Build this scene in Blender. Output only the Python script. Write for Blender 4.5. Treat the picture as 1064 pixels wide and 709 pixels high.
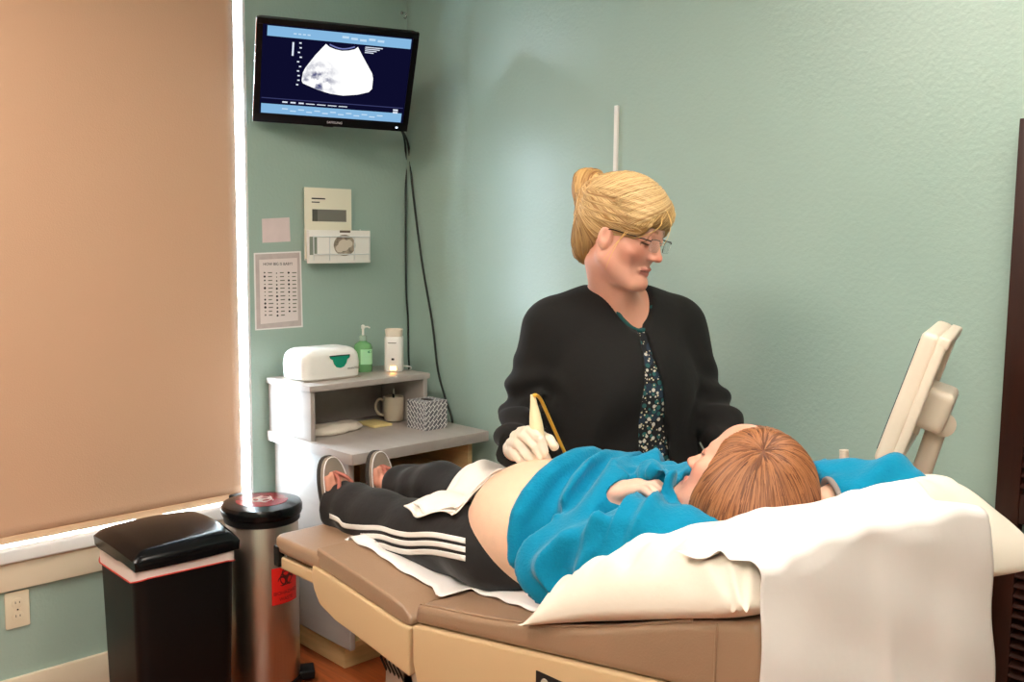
import bpy, bmesh, math, random
import numpy as np
from math import sin, cos, pi, radians, sqrt, atan2
from mathutils import Vector, Matrix
from mathutils.bvhtree import BVHTree

for o in list(bpy.data.objects):
    bpy.data.objects.remove(o)
S = bpy.context.scene
C = S.collection

# ------------------------------------------------------------------ camera
W, H, F = 1064.0, 709.0, 1020.0
CAM = np.array([3.2, -2.48, 1.52])
HEAD, TILT, ROLL = radians(46.1), radians(6.1), 0.010
CM = Matrix.Rotation(HEAD, 3, 'Z') @ Matrix.Rotation(pi / 2 - TILT, 3, 'X') @ Matrix.Rotation(ROLL, 3, 'Z')
CMN = np.array(CM)
cd = bpy.data.cameras.new('camera')
cam = bpy.data.objects.new('camera', cd)
C.objects.link(cam)
cam.matrix_world = Matrix.Translation(CAM) @ CM.to_4x4()
cd.sensor_fit = 'HORIZONTAL'
cd.sensor_width = 36.0
cd.lens = 36.0 * F / W
cd.clip_start = 0.05
cd.clip_end = 200
S.camera = cam


def ray(x, y):
    return CMN @ np.array([(x - W / 2) / F, -(y - H / 2) / F, -1.0])


def on(x, y, ax, val):
    v = ray(x, y)
    return CAM + (val - CAM[ax]) / v[ax] * v


def PY(x, y, yy): return on(x, y, 1, yy)
def PXX(x, y, xx): return on(x, y, 0, xx)
def PZ(x, y, zz): return on(x, y, 2, zz)


RV = np.array([cos(HEAD), sin(HEAD), 0.0])      # image right, level
DV = np.array([-sin(HEAD), cos(HEAD), 0.0])     # view direction, level
UV = np.array([0.0, 0.0, 1.0])


def camdir(r, u, t):
    v = r * RV + u * UV - t * DV
    return v / np.linalg.norm(v)


# ------------------------------------------------------------------ light and exposure
S.view_settings.view_transform = 'Standard'
S.view_settings.look = 'None'
S.view_settings.gamma = 1.0
S.view_settings.use_curve_mapping = False
S.view_settings.exposure = -0.1
LAMP = 21.0          # brightness of the ceiling panels
LAMP_COL = (1.0, 0.91, 0.80)
SKY = 180.0            # brightness of the overcast sky outside the window
world = bpy.data.worlds.new('sky')
S.world = world
world.use_nodes = True
bg = world.node_tree.nodes['Background']
bg.inputs[0].default_value = (0.72, 0.86, 1.0, 1)
bg.inputs[1].default_value = SKY
pl = bpy.data.lights.new('window_portal', 'AREA')       # sampling guide for the daylight that enters at the shade's edge
pl.shape = 'RECTANGLE'
pl.size, pl.size_y = 1.95, 0.30
pl.cycles.is_portal = True
po = bpy.data.objects.new('window_portal', pl)
C.objects.link(po)
po.matrix_world = Matrix.Translation((-0.145, -0.86, 1.51)) @ Matrix.Rotation(-pi / 2, 4, 'Y')


# ------------------------------------------------------------------ materials
def lin(c):
    return tuple(((v / 255) / 12.92 if v / 255 <= 0.04045 else ((v / 255 + 0.055) / 1.055) ** 2.4) for v in c)


def mat(name, rgb, rough=0.5, metal=0.0, var=0.0, vscale=8.0, bump=0.0, bscale=60.0, spec=0.5, sheen=0.0,
        coat=0.0, trans=0.0, sss=0.0, emit=None, estr=0.0, stretch=(1, 1, 1), attr=None, ior=1.45, alpha=1.0):
    m = bpy.data.materials.new(name)
    m.use_nodes = True
    nt = m.node_tree
    b = nt.nodes['Principled BSDF']
    c = lin(rgb) + (1,)
    b.inputs['Base Color'].default_value = c
    b.inputs['Roughness'].default_value = rough
    b.inputs['Metallic'].default_value = metal
    b.inputs['Specular IOR Level'].default_value = spec
    b.inputs['Sheen Weight'].default_value = sheen
    b.inputs['Sheen Roughness'].default_value = 0.4
    b.inputs['Coat Weight'].default_value = coat
    b.inputs['Coat Roughness'].default_value = 0.1
    b.inputs['Transmission Weight'].default_value = trans
    b.inputs['IOR'].default_value = ior
    if sss:
        b.inputs['Subsurface Weight'].default_value = sss
        b.inputs['Subsurface Radius'].default_value = (0.012, 0.005, 0.003)
        b.inputs['Subsurface Scale'].default_value = 0.6
    if emit:
        b.inputs['Emission Color'].default_value = lin(emit) + (1,)
        b.inputs['Emission Strength'].default_value = estr
    tc = nt.nodes.new('ShaderNodeTexCoord')
    mp = nt.nodes.new('ShaderNodeMapping')
    mp.inputs['Scale'].default_value = stretch
    nt.links.new(tc.outputs['Object'], mp.inputs['Vector'])
    src = None
    if attr:
        an = nt.nodes.new('ShaderNodeAttribute')
        an.attribute_name = attr
        src = an.outputs['Color']
        nt.links.new(src, b.inputs['Base Color'])
    if var:
        n = nt.nodes.new('ShaderNodeTexNoise')
        n.inputs['Scale'].default_value = vscale
        n.inputs['Detail'].default_value = 5
        nt.links.new(mp.outputs[0], n.inputs['Vector'])
        r = nt.nodes.new('ShaderNodeMapRange')
        r.inputs['From Min'].default_value = 0.3
        r.inputs['From Max'].default_value = 0.7
        r.inputs['To Min'].default_value = 1 - var
        r.inputs['To Max'].default_value = 1 + var
        nt.links.new(n.outputs['Fac'], r.inputs['Value'])
        h = nt.nodes.new('ShaderNodeMix')
        h.data_type = 'RGBA'
        h.blend_type = 'MULTIPLY'
        h.inputs[0].default_value = 1.0
        h.inputs[6].default_value = c
        if src:
            nt.links.new(src, h.inputs[6])
        nt.links.new(r.outputs[0], h.inputs[7])
        nt.links.new(h.outputs[2], b.inputs['Base Color'])
    if bump:
        n2 = nt.nodes.new('ShaderNodeTexNoise')
        n2.inputs['Scale'].default_value = bscale
        n2.inputs['Detail'].default_value = 3
        nt.links.new(mp.outputs[0], n2.inputs['Vector'])
        bp = nt.nodes.new('ShaderNodeBump')
        bp.inputs['Strength'].default_value = 1.0
        bp.inputs['Distance'].default_value = bump
        nt.links.new(n2.outputs['Fac'], bp.inputs['Height'])
        nt.links.new(bp.outputs[0], b.inputs['Normal'])
    return m


M = {}
M['wall'] = mat('wall_paint', (158, 180, 170), 0.28, var=0.03, vscale=2, bump=0.0012, bscale=75, spec=0.6)
M['ceiling'] = mat('ceiling_white', (225, 222, 214), 0.8, bump=0.001, bscale=90)
M['floor'] = mat('wood_floor', (150, 72, 34), 0.28, var=0.3, vscale=5, stretch=(1.2, 14, 1))
M['trim'] = mat('cream_trim', (226, 212, 188), 0.4)
M['sill'] = mat('white_sill', (236, 236, 236), 0.3)
M['plate'] = mat('outlet_plate', (228, 216, 190), 0.35)
M['dark'] = mat('dark_gap', (16, 14, 13), 0.6)
M['blackplastic'] = mat('black_plastic', (13, 13, 14), 0.42, spec=0.3)
M['blackgloss'] = mat('black_gloss', (10, 10, 12), 0.2, spec=0.35)
M['steel'] = mat('brushed_steel', (206, 196, 184), 0.34, metal=1.0, var=0.06, vscale=20, stretch=(30, 30, 0.4))
M['bag'] = mat('bin_liner', (228, 214, 210), 0.35)
M['redline'] = mat('red_drawstring', (196, 60, 50), 0.5)
M['red'] = mat('red_sticker', (214, 34, 26), 0.45)
M['redprint'] = mat('dark_red_print', (74, 12, 12), 0.5)
M['whiteprint'] = mat('white_print', (236, 232, 232), 0.5)
M['laminate'] = mat('grey_laminate', (170, 160, 154), 0.38, var=0.04, vscale=5, stretch=(1, 6, 6))
M['ply'] = mat('pale_wood', (206, 172, 122), 0.5, var=0.1, vscale=6, stretch=(1, 1, 12))
M['whiteplastic'] = mat('white_plastic', (232, 228, 222), 0.28)
M['creamplastic'] = mat('cream_plastic', (226, 214, 196), 0.35)
M['teal'] = mat('teal_window', (20, 140, 112), 0.2)
M['paper'] = mat('white_paper', (240, 237, 232), 0.7)
M['ivorypaper'] = mat('ivory_paper', (236, 230, 210), 0.7)
M['pinkpaper'] = mat('pale_pink_paper', (222, 204, 204), 0.7, var=0.04, vscale=20)
M['greyprint'] = mat('grey_print', (120, 118, 110), 0.7)
M['ink'] = mat('black_ink', (44, 40, 42), 0.7)
M['wire'] = mat('white_wire', (226, 228, 228), 0.3)
M['shoeprint'] = mat('photo_print', (150, 138, 122), 0.4, var=0.5, vscale=60)
M['greenliquid'] = mat('green_soap', (150, 214, 150), 0.08, trans=0.55, ior=1.33)
M['clear'] = mat('clear_plastic', (220, 240, 225), 0.08, trans=0.6, ior=1.3)
M['leafprint'] = mat('green_label', (40, 130, 80), 0.4)
M['led'] = mat('amber_led', (255, 190, 120), 0.3, emit=(255, 180, 95), estr=14)
M['bezel'] = mat('monitor_bezel', (9, 9, 11), 0.34, spec=0.2)
M['mug'] = mat('beige_mug', (206, 190, 168), 0.35)
M['cloth'] = mat('pale_cloth', (216, 204, 190), 0.9, bump=0.001, bscale=200)
M['notepad'] = mat('yellow_notepad', (226, 206, 142), 0.7)
M['cable'] = mat('black_cable', (24, 34, 30), 0.5)
M['metal'] = mat('chrome', (200, 200, 200), 0.2, metal=1.0)
M['vinyl'] = mat('tan_vinyl', (150, 121, 97), 0.3, var=0.05, vscale=6, bump=0.0006, bscale=260, spec=0.55)
M['shell'] = mat('beige_shell', (202, 172, 132), 0.42)
M['shellgrey'] = mat('grey_beige_base', (168, 152, 138), 0.45)
M['exampaper'] = mat('exam_paper', (236, 230, 228), 0.85, bump=0.002, bscale=14)
M['pillow'] = mat('pillowcase', (236, 226, 212), 0.8, bump=0.0012, bscale=30)
M['towel'] = mat('paper_towel', (238, 230, 222), 0.9, bump=0.0012, bscale=60)
M['mahogany'] = mat('mahogany', (46, 18, 10), 0.35, var=0.2, vscale=6, stretch=(8, 8, 1))
M['machine'] = mat('machine_plastic', (228, 212, 194), 0.35)
M['machinegrey'] = mat('machine_grey', (172, 160, 146), 0.45)
M['screenglass'] = mat('dark_glass', (8, 8, 14), 0.08)
M['skin'] = mat('skin', (224, 170, 142), 0.48, attr='Col', sss=0.12, var=0.03, vscale=40, bump=0.0004, bscale=260)
M['scrub'] = mat('black_cotton', (13, 11, 10), 0.9, sheen=0.03, bump=0.0012, bscale=30)
M['glove'] = mat('latex_glove', (233, 218, 200), 0.4, sss=0.05)
M['fleece'] = mat('turquoise_fleece', (16, 130, 168), 0.95, sheen=0.2, bump=0.0016, bscale=190, spec=0.1, var=0.06, vscale=30)
M['cuff'] = mat('grey_lining', (150, 140, 138), 0.9)
M['track'] = mat('black_track_pants', (22, 20, 22), 0.75, sheen=0.12, bump=0.002, bscale=24)
M['stripe'] = mat('white_stripe', (232, 226, 222), 0.7)
M['sandal'] = mat('grey_sandal', (140, 128, 116), 0.7)
M['sandaldark'] = mat('dark_sole', (52, 48, 46), 0.7)
M['strap'] = mat('strap', (170, 98, 84), 0.6)
M['yellowcable'] = mat('yellow_cable', (236, 184, 72), 0.4)
M['probe'] = mat('probe_ivory', (236, 220, 178), 0.35)
M['hairblonde'] = mat('blonde_hair', (214, 168, 96), 0.42, attr='Col', spec=0.4)
M['hairred'] = mat('auburn_hair', (150, 84, 40), 0.4, attr='Col', spec=0.4)
M['lensglass'] = mat('spectacle_lens', (235, 240, 240), 0.02, trans=0.95, ior=1.08, spec=0.3)
M['frame'] = mat('spectacle_frame', (40, 28, 26), 0.3)
M['diffuser'] = mat('lamp_diffuser', (255, 240, 220), 0.5)


# ------------------------------------------------------------------ object helpers
def tag(o, label=None, cat=None, group=None, kind=None):
    if label: o['label'] = label
    if cat: o['category'] = cat
    if group: o['group'] = group
    if kind: o['kind'] = kind
    return o


def empty(name, loc=(0, 0, 0)):
    o = bpy.data.objects.new(name, None)
    o.empty_display_size = 0.05
    C.objects.link(o)
    o.location = loc
    return o


def link(name, me, m=None, parent=None, smooth=True, angle=None):
    o = bpy.data.objects.new(name, me)
    C.objects.link(o)
    if m is not None:
        me.materials.append(M[m] if isinstance(m, str) else m)
    if parent is not None:
        o.parent = parent
        o.matrix_parent_inverse = Matrix.Translation(parent.location).inverted() if parent.parent is None else Matrix.Identity(4)
        if parent.parent is not None:
            pp = parent.parent
            o.matrix_parent_inverse = (Matrix.Translation(pp.location) @ parent.matrix_parent_inverse).inverted()
    if smooth:
        for p in me.polygons: p.use_smooth = True
    if angle:
        me.set_sharp_from_angle(angle=radians(angle))
    return o


def bm_obj(name, bm, m, parent=None, smooth=False, angle=40):
    bmesh.ops.recalc_face_normals(bm, faces=bm.faces)
    me = bpy.data.meshes.new(name)
    bm.to_mesh(me)
    bm.free()
    return link(name, me, m, parent, smooth, angle if smooth else None)


def add_box(bm, lo, hi, bev=0.0, seg=2, mtx=None):
    lo, hi = Vector(lo), Vector(hi)
    r = bmesh.ops.create_cube(bm, size=1.0, matrix=Matrix.Translation((lo + hi) / 2) @ Matrix.Diagonal((*(hi - lo), 1)))
    vs = r['verts']
    if bev:
        es = list({e for v in vs for e in v.link_edges})
        rr = bmesh.ops.bevel(bm, geom=es, offset=bev, segments=seg, affect='EDGES', profile=0.6)
        vs = list({v for f in rr['faces'] for v in f.verts} | {v for v in vs if v.is_valid})
    if mtx is not None:
        bmesh.ops.transform(bm, matrix=mtx, verts=[v for v in vs if v.is_valid])
    return vs


def box(name, lo, hi, m, parent=None, bev=0.004, seg=2, mtx=None):
    bm = bmesh.new()
    add_box(bm, lo, hi, bev, seg, mtx)
    return bm_obj(name, bm, m, parent, smooth=bev > 0, angle=50)


def spline(pts, n=8, closed=False):
    P = [np.array(p, float) for p in pts]
    out = []
    N = len(P)
    for i in range(N if closed else N - 1):
        p0 = P[(i - 1) % N] if closed or i > 0 else 2 * P[0] - P[1]
        p1, p2 = P[i], P[(i + 1) % N]
        p3 = P[(i + 2) % N] if closed or i + 2 < N else 2 * P[-1] - P[-2]
        for k in range(n):
            t = k / n
            out.append(0.5 * ((2 * p1) + (-p0 + p2) * t + (2 * p0 - 5 * p1 + 4 * p2 - p3) * t * t + (-p0 + 3 * p1 - 3 * p2 + p3) * t ** 3))
    if not closed: out.append(P[-1])
    return out


def add_tube(bm, pts, r, seg=8, cap=True, flat=None):
    pts = [Vector(p) for p in pts]
    n = len(pts)
    rs = r if isinstance(r, (list, tuple, np.ndarray)) else [r] * n
    rings = []
    nrm = None
    for i, p in enumerate(pts):
        t = (pts[min(i + 1, n - 1)] - pts[max(i - 1, 0)]).normalized()
        if nrm is None:
            nrm = t.orthogonal().normalized()
        nrm = (nrm - t * nrm.dot(t)).normalized()
        b = t.cross(nrm)
        rings.append([bm.verts.new(p + (nrm * cos(2 * pi * k / seg) + b * sin(2 * pi * k / seg)) * rs[i]) for k in range(seg)])
    for i in range(n - 1):
        for k in range(seg):
            bm.faces.new((rings[i][k], rings[i][(k + 1) % seg], rings[i + 1][(k + 1) % seg], rings[i + 1][k]))
    if cap:
        bm.faces.new(rings[0][::-1])
        bm.faces.new(rings[-1])


def tube(name, pts, r, m, parent=None, seg=8):
    bm = bmesh.new()
    add_tube(bm, pts, r, seg)
    return bm_obj(name, bm, m, parent, smooth=True, angle=60)


def add_lathe(bm, prof, seg=32, mtx=None, sx=1.0, sy=1.0):
    rings = []
    for r, z in prof:
        ring = []
        for k in range(seg):
            v = Vector((max(r, 1e-5) * cos(2 * pi * k / seg) * sx, max(r, 1e-5) * sin(2 * pi * k / seg) * sy, z))
            ring.append(bm.verts.new(mtx @ v if mtx else v))
        rings.append(ring)
    for a, b in zip(rings, rings[1:]):
        for k in range(seg):
            bm.faces.new((a[k], a[(k + 1) % seg], b[(k + 1) % seg], b[k]))
    bm.faces.new(rings[0][::-1])
    bm.faces.new(rings[-1])


def lathe(name, prof, m, parent=None, seg=32, mtx=None, sx=1.0, sy=1.0, angle=40):
    bm = bmesh.new()
    add_lathe(bm, prof, seg, mtx, sx, sy)
    return bm_obj(name, bm, m, parent, smooth=True, angle=angle)


def add_prism(bm, poly, ax, a, b):
    """polygon (list of 2-tuples) extruded along axis ax from a to b"""
    def mk(p, t):
        return {0: (t, p[0], p[1]), 1: (p[0], t, p[1]), 2: (p[0], p[1], t)}[ax]
    v0 = [bm.verts.new(mk(p, a)) for p in poly]
    v1 = [bm.verts.new(mk(p, b)) for p in poly]
    n = len(poly)
    fs = [bm.faces.new(v0), bm.faces.new(v1[::-1])]
    for i in range(n):
        fs.append(bm.faces.new((v0[i], v0[(i + 1) % n], v1[(i + 1) % n], v1[i])))
    return v0 + v1


def prism(name, poly, ax, a, b, m, parent=None, bev=0.0, seg=2, mtx=None):
    bm = bmesh.new()
    vs = add_prism(bm, poly, ax, a, b)
    if bev:
        bmesh.ops.recalc_face_normals(bm, faces=bm.faces)
        es = [e for e in bm.edges if e.calc_face_angle(0) > radians(35)]
        bmesh.ops.bevel(bm, geom=es, offset=bev, segments=seg, affect='EDGES', profile=0.6, clamp_overlap=True)
    if mtx is not None:
        bmesh.ops.transform(bm, matrix=mtx, verts=bm.verts)
    return bm_obj(name, bm, m, parent, smooth=bev > 0, angle=45)


def rrect(w, h, r, n=5, cx=0, cy=0):
    out = []
    for (sx, sy, a0) in ((1, 1, 0), (-1, 1, 90), (-1, -1, 180), (1, -1, 270)):
        for k in range(n + 1):
            a = radians(a0 + 90 * k / n)
            out.append((cx + sx * (w / 2 - r) + r * cos(a), cy + sy * (h / 2 - r) + r * sin(a)))
    return out


def grid_mesh(name, P, m, parent=None, thick=0.0, closed_u=False, smooth=True):
    """P: array (nu, nv, 3)"""
    nu, nv = P.shape[:2]
    idx = np.arange(nu * nv).reshape(nu, nv)
    ii = idx if not closed_u else np.vstack([idx, idx[:1]])
    q = np.stack([ii[:-1, :-1], ii[1:, :-1], ii[1:, 1:], ii[:-1, 1:]], -1).reshape(-1, 4)
    me = bpy.data.meshes.new(name)
    me.from_pydata(P.reshape(-1, 3).tolist(), [], q.tolist())
    if thick:
        bm = bmesh.new()
        bm.from_mesh(me)
        bmesh.ops.recalc_face_normals(bm, faces=bm.faces)
        bmesh.ops.solidify(bm, geom=bm.faces[:], thickness=thick)
        bm.to_mesh(me)
        bm.free()
    return link(name, me, m, parent, smooth)


def text_mesh(name, body, size, m, parent, mtx, align='CENTER', ext=0.0003):
    cu = bpy.data.curves.new(name, 'FONT')
    cu.body = body
    cu.size = size
    cu.align_x = align
    cu.align_y = 'CENTER'
    cu.extrude = ext
    cu.resolution_u = 2
    o = bpy.data.objects.new(name, cu)
    C.objects.link(o)
    me = bpy.data.meshes.new_from_object(o)
    bpy.data.objects.remove(o)
    me.transform(mtx)
    return link(name, me, m, parent, False)


def basis(ex, ey, ez, loc):
    m = Matrix.Identity(4)
    for i in range(3):
        m[i][0], m[i][1], m[i][2], m[i][3] = ex[i], ey[i], ez[i], loc[i]
    return m


# ------------------------------------------------------------------ implicit surfaces for bodies, clothes, hair
def smin(a, b, k):
    if k <= 0: return np.minimum(a, b)
    h = np.clip(0.5 + 0.5 * (b - a) / k, 0, 1)
    return b + (a - b) * h - k * h * (1 - h)


def smax(a, b, k): return -smin(-a, -b, k)


def cone(p, a, b, ra, rb, flat=None):
    """p: (3, ...) points; tapered capsule; flat=(dir, factor) widens it along dir"""
    a = np.array(a, np.float32); b = np.array(b, np.float32)
    ab = b - a
    L = float(ab @ ab) + 1e-9
    q = [p[i] - a[i] for i in range(3)]
    t = np.clip((q[0] * ab[0] + q[1] * ab[1] + q[2] * ab[2]) / L, 0, 1)
    d = [q[i] - t * ab[i] for i in range(3)]
    if flat is not None:
        n = np.array(flat[0], float); n /= np.linalg.norm(n)
        s = d[0] * n[0] + d[1] * n[1] + d[2] * n[2]
        g = (1 - 1 / flat[1])
        d = [d[i] - g * s * n[i] for i in range(3)]
    return np.sqrt(d[0] ** 2 + d[1] ** 2 + d[2] ** 2) - (ra + (rb - ra) * t)


def ell(p, c, r, R=None):
    q = [p[i] - c[i] for i in range(3)]
    if R is not None:
        R = np.array(R)
        q = [q[0] * R[0, i] + q[1] * R[1, i] + q[2] * R[2, i] for i in range(3)]
    k0 = np.sqrt((q[0] / r[0]) ** 2 + (q[1] / r[1]) ** 2 + (q[2] / r[2]) ** 2)
    k1 = np.sqrt((q[0] / r[0] ** 2) ** 2 + (q[1] / r[1] ** 2) ** 2 + (q[2] / r[2] ** 2) ** 2) + 1e-6
    return k0 * (k0 - 1) / k1


def chain(p, pts, rs, k=0.0, flat=None):
    f = None
    for i in range(len(pts) - 1):
        d = cone(p, pts[i], pts[i + 1], rs[i], rs[i + 1], flat)
        f = d if f is None else smin(f, d, k)
    return f


def axis(lo, hi, h, fine=None, hf=None):
    """sample positions, finer between fine[0] and fine[1]"""
    if fine is None:
        return np.linspace(lo, hi, max(4, int(round((hi - lo) / h)) + 1)).astype(np.float32)
    a = np.linspace(lo, fine[0], max(2, int(round((fine[0] - lo) / h)) + 1)) if fine[0] > lo else np.array([])
    b = np.linspace(fine[0], fine[1], int(round((fine[1] - fine[0]) / hf)) + 1)
    c = np.linspace(fine[1], hi, max(2, int(round((hi - fine[1]) / h)) + 1)) if fine[1] < hi else np.array([])
    return np.concatenate([a[:-1], b, c[1:]]).astype(np.float32)


class Field:
    def __init__(s, xs, ys, zs):
        s.ax = [np.asarray(v, np.float32) for v in (xs, ys, zs)]
        s.f = np.full([len(v) for v in s.ax], 0.5, np.float32)

    def block(s, lo, hi):
        sl = []
        for i in range(3):
            a = max(0, int(np.searchsorted(s.ax[i], lo[i])) - 1)
            b = min(len(s.ax[i]), int(np.searchsorted(s.ax[i], hi[i])) + 1)
            if b - a < 1: return None, None
            sl.append(slice(a, b))
        p = (s.ax[0][sl[0]][:, None, None], s.ax[1][sl[1]][None, :, None], s.ax[2][sl[2]][None, None, :])
        return tuple(sl), p

    def op(s, fn, lo, hi, k=0.02, mode='add', pad=0.06):
        lo = np.array(lo) - pad; hi = np.array(hi) + pad
        sl, p = s.block(lo, hi)
        if sl is None: return
        d = fn(p)
        if mode == 'add': s.f[sl] = smin(s.f[sl], d, k)
        elif mode == 'sub': s.f[sl] = smax(s.f[sl], -d, k)
        else: s.f[sl] = smax(s.f[sl], d, k)

    def cone(s, a, b, ra, rb, k=0.02, mode='add', flat=None, pad=None):
        m = max(ra, rb) * (flat[1] if flat else 1)
        lo = np.minimum(a, b) - m; hi = np.maximum(a, b) + m
        s.op(lambda p: cone(p, a, b, ra, rb, flat), lo, hi, k, mode, pad or max(0.03, 2 * k))

    def chain(s, pts, rs, k=0.02, kk=0.0, flat=None):
        pts = np.array(pts); m = max(rs) * (flat[1] if flat else 1)
        s.op(lambda p: chain(p, pts, rs, kk, flat), pts.min(0) - m, pts.max(0) + m, k, 'add', max(0.03, 2 * k))

    def ell(s, c, r, R=None, k=0.02, mode='add', pad=None):
        c = np.array(c); m = max(r)
        s.op(lambda p: ell(p, c, r, R), c - m, c + m, k, mode, pad or max(0.03, 2 * k))

    def all(s, fn, k=0.0, mode='cut'):
        p = (s.ax[0][:, None, None], s.ax[1][None, :, None], s.ax[2][None, None, :])
        d = fn(p)
        if mode == 'cut': s.f = smax(s.f, d, k).astype(np.float32)
        elif mode == 'offset': s.f = (s.f + d).astype(np.float32)
        elif mode == 'add': s.f = smin(s.f, d, k).astype(np.float32)
        elif mode == 'sub': s.f = smax(s.f, -d, k).astype(np.float32)

    def copy(s):
        n = Field(*s.ax); n.f = s.f.copy(); return n

    def sample(s, P):
        P = np.asarray(P, float)
        idx = []; fr = []
        for i in range(3):
            a = s.ax[i]
            j = np.clip(np.searchsorted(a, P[:, i]) - 1, 0, len(a) - 2)
            idx.append(j); fr.append(np.clip((P[:, i] - a[j]) / (a[j + 1] - a[j]), 0, 1))
        o = 0
        for dx in (0, 1):
            for dy in (0, 1):
                for dz in (0, 1):
                    w = (fr[0] if dx else 1 - fr[0]) * (fr[1] if dy else 1 - fr[1]) * (fr[2] if dz else 1 - fr[2])
                    o = o + w * s.f[idx[0] + dx, idx[1] + dy, idx[2] + dz]
        return o

    def grad(s, P, e=0.003):
        g = np.stack([s.sample(P + np.eye(3)[i] * e) - s.sample(P - np.eye(3)[i] * e) for i in range(3)], 1)
        return g / (np.linalg.norm(g, axis=1, keepdims=True) + 1e-9)

    def project(s, P, off=0.0, it=4):
        for _ in range(it):
            P = P - s.grad(P) * (s.sample(P) - off)[:, None]
        return P

    def surface(s):
        f = s.f
        f = np.pad(f[1:-1, 1:-1, 1:-1], 1, constant_values=0.05)
        ins = f < 0
        c = ins[:-1, :-1, :-1].astype(np.int8)
        cnt = np.zeros_like(c)
        for dx in (0, 1):
            for dy in (0, 1):
                for dz in (0, 1):
                    cnt += ins[dx:f.shape[0] - 1 + dx, dy:f.shape[1] - 1 + dy, dz:f.shape[2] - 1 + dz]
        I = np.argwhere((cnt > 0) & (cnt < 8))
        vid = np.full(cnt.shape, -1, np.int64)
        vid[I[:, 0], I[:, 1], I[:, 2]] = np.arange(len(I))
        acc = np.zeros((len(I), 3)); num = np.zeros(len(I))
        cor = [(a, b, d) for a in (0, 1) for b in (0, 1) for d in (0, 1)]
        val = {q: f[I[:, 0] + q[0], I[:, 1] + q[1], I[:, 2] + q[2]].astype(float) for q in cor}
        for q in cor:
            for axn in range(3):
                if q[axn]: continue
                w = list(q); w[axn] = 1; w = tuple(w)
                a, b = val[q], val[w]
                m = (a < 0) != (b < 0)
                t = np.where(m, a / np.where(m, a - b, 1), 0)
                for k in range(3):
                    base = s.ax[k][I[:, k] + q[k]]
                    if k == axn:
                        base = base + t * (s.ax[k][I[:, k] + 1] - s.ax[k][I[:, k]])
                    acc[:, k] += np.where(m, base, 0)
                num += m
        V = acc / num[:, None]
        Q = []
        for axn in range(3):
            o1, o2 = (axn + 1) % 3, (axn + 2) % 3
            sh = [slice(None)] * 3; sh2 = [slice(None)] * 3
            sh[axn] = slice(0, -1); sh2[axn] = slice(1, None)
            a = ins[tuple(sh)]; b = ins[tuple(sh2)]
            E = np.argwhere(a != b)
            E = E[(E[:, o1] > 0) & (E[:, o2] > 0) & (E[:, o1] < f.shape[o1] - 1) & (E[:, o2] < f.shape[o2] - 1)]
            fl = a[E[:, 0], E[:, 1], E[:, 2]]
            def g(d1, d2):
                X = E.copy(); X[:, o1] -= d1; X[:, o2] -= d2
                return vid[X[:, 0], X[:, 1], X[:, 2]]
            q = np.stack([g(1, 1), g(0, 1), g(0, 0), g(1, 0)], 1)
            q[~fl] = q[~fl][:, ::-1]
            Q.append(q)
        Q = np.concatenate(Q)
        Q = Q[(Q >= 0).all(1)]
        return V, Q


def laplace(V, Q, it=2, lam=0.5):
    E = np.concatenate([Q[:, [0, 1]], Q[:, [1, 2]], Q[:, [2, 3]], Q[:, [3, 0]]])
    E = np.concatenate([E, E[:, ::-1]])
    n = np.bincount(E[:, 0], minlength=len(V)).astype(float)
    for _ in range(it):
        A = np.stack([np.bincount(E[:, 0], V[E[:, 1], k], minlength=len(V)) for k in range(3)], 1) / np.maximum(n, 1)[:, None]
        V = V + lam * (A - V)
    return V


def mesh_from(name, V, Q, m, parent=None, col=None):
    me = bpy.data.meshes.new(name)
    me.vertices.add(len(V)); me.loops.add(Q.size); me.polygons.add(len(Q))
    me.vertices.foreach_set('co', np.asarray(V, np.float32).ravel())
    me.loops.foreach_set('vertex_index', Q.astype(np.int32).ravel())
    me.polygons.foreach_set('loop_start', np.arange(0, Q.size, 4, dtype=np.int32))
    me.polygons.foreach_set('loop_total', np.full(len(Q), 4, np.int32))
    me.update(calc_edges=True)
    me.validate()
    if col is not None:
        ca = me.color_attributes.new('Col', 'FLOAT_COLOR', 'POINT')
        ca.data.foreach_set('color', np.concatenate([col, np.ones((len(col), 1))], 1).astype(np.float32).ravel())
    return link(name, me, m, parent, True)


def field_obj(name, fld, m, parent=None, smooth_it=2, colfn=None, disp=None):
    V, Q = fld.surface()
    V = laplace(V, Q, smooth_it)
    if disp is not None:
        V = V + fld.grad(V) * disp(V)[:, None]
    return mesh_from(name, V, Q, m, parent, colfn(V) if colfn else None)


rng = np.random.default_rng(7)
random.seed(7)
# ================================================================== the room
RX, RYN, RZ = 4.7, -4.3, 2.72
WY0, WY1, WZ0, WZ1 = -2.75, -0.712, 0.549, 2.48      # window opening in the left wall
bm = bmesh.new()
add_box(bm, (-0.02, RYN - 0.02, -0.1), (RX + 0.02, 0.02, 0.0))
tag(bm_obj('floor', bm, 'floor'), kind='structure')
bm = bmesh.new()
add_box(bm, (-0.2, RYN - 0.12, RZ), (RX + 0.12, 0.12, RZ + 0.1))
tag(bm_obj('ceiling', bm, 'ceiling'), kind='structure')
bm = bmesh.new()
add_box(bm, (-0.14, RYN, 0), (0, 0, WZ0 - 0.045))
add_box(bm, (-0.14, RYN, WZ0 - 0.045), (0, WY0, RZ))
add_box(bm, (-0.14, WY1, WZ0 - 0.045), (0, 0, RZ))
add_box(bm, (-0.14, WY0, WZ1), (0, WY1, RZ))
tag(bm_obj('wall_left', bm, 'wall'), kind='structure')
bm = bmesh.new(); add_box(bm, (-0.14, 0, 0), (RX + 0.1, 0.1, RZ)); tag(bm_obj('wall_back', bm, 'wall'), kind='structure')
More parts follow.
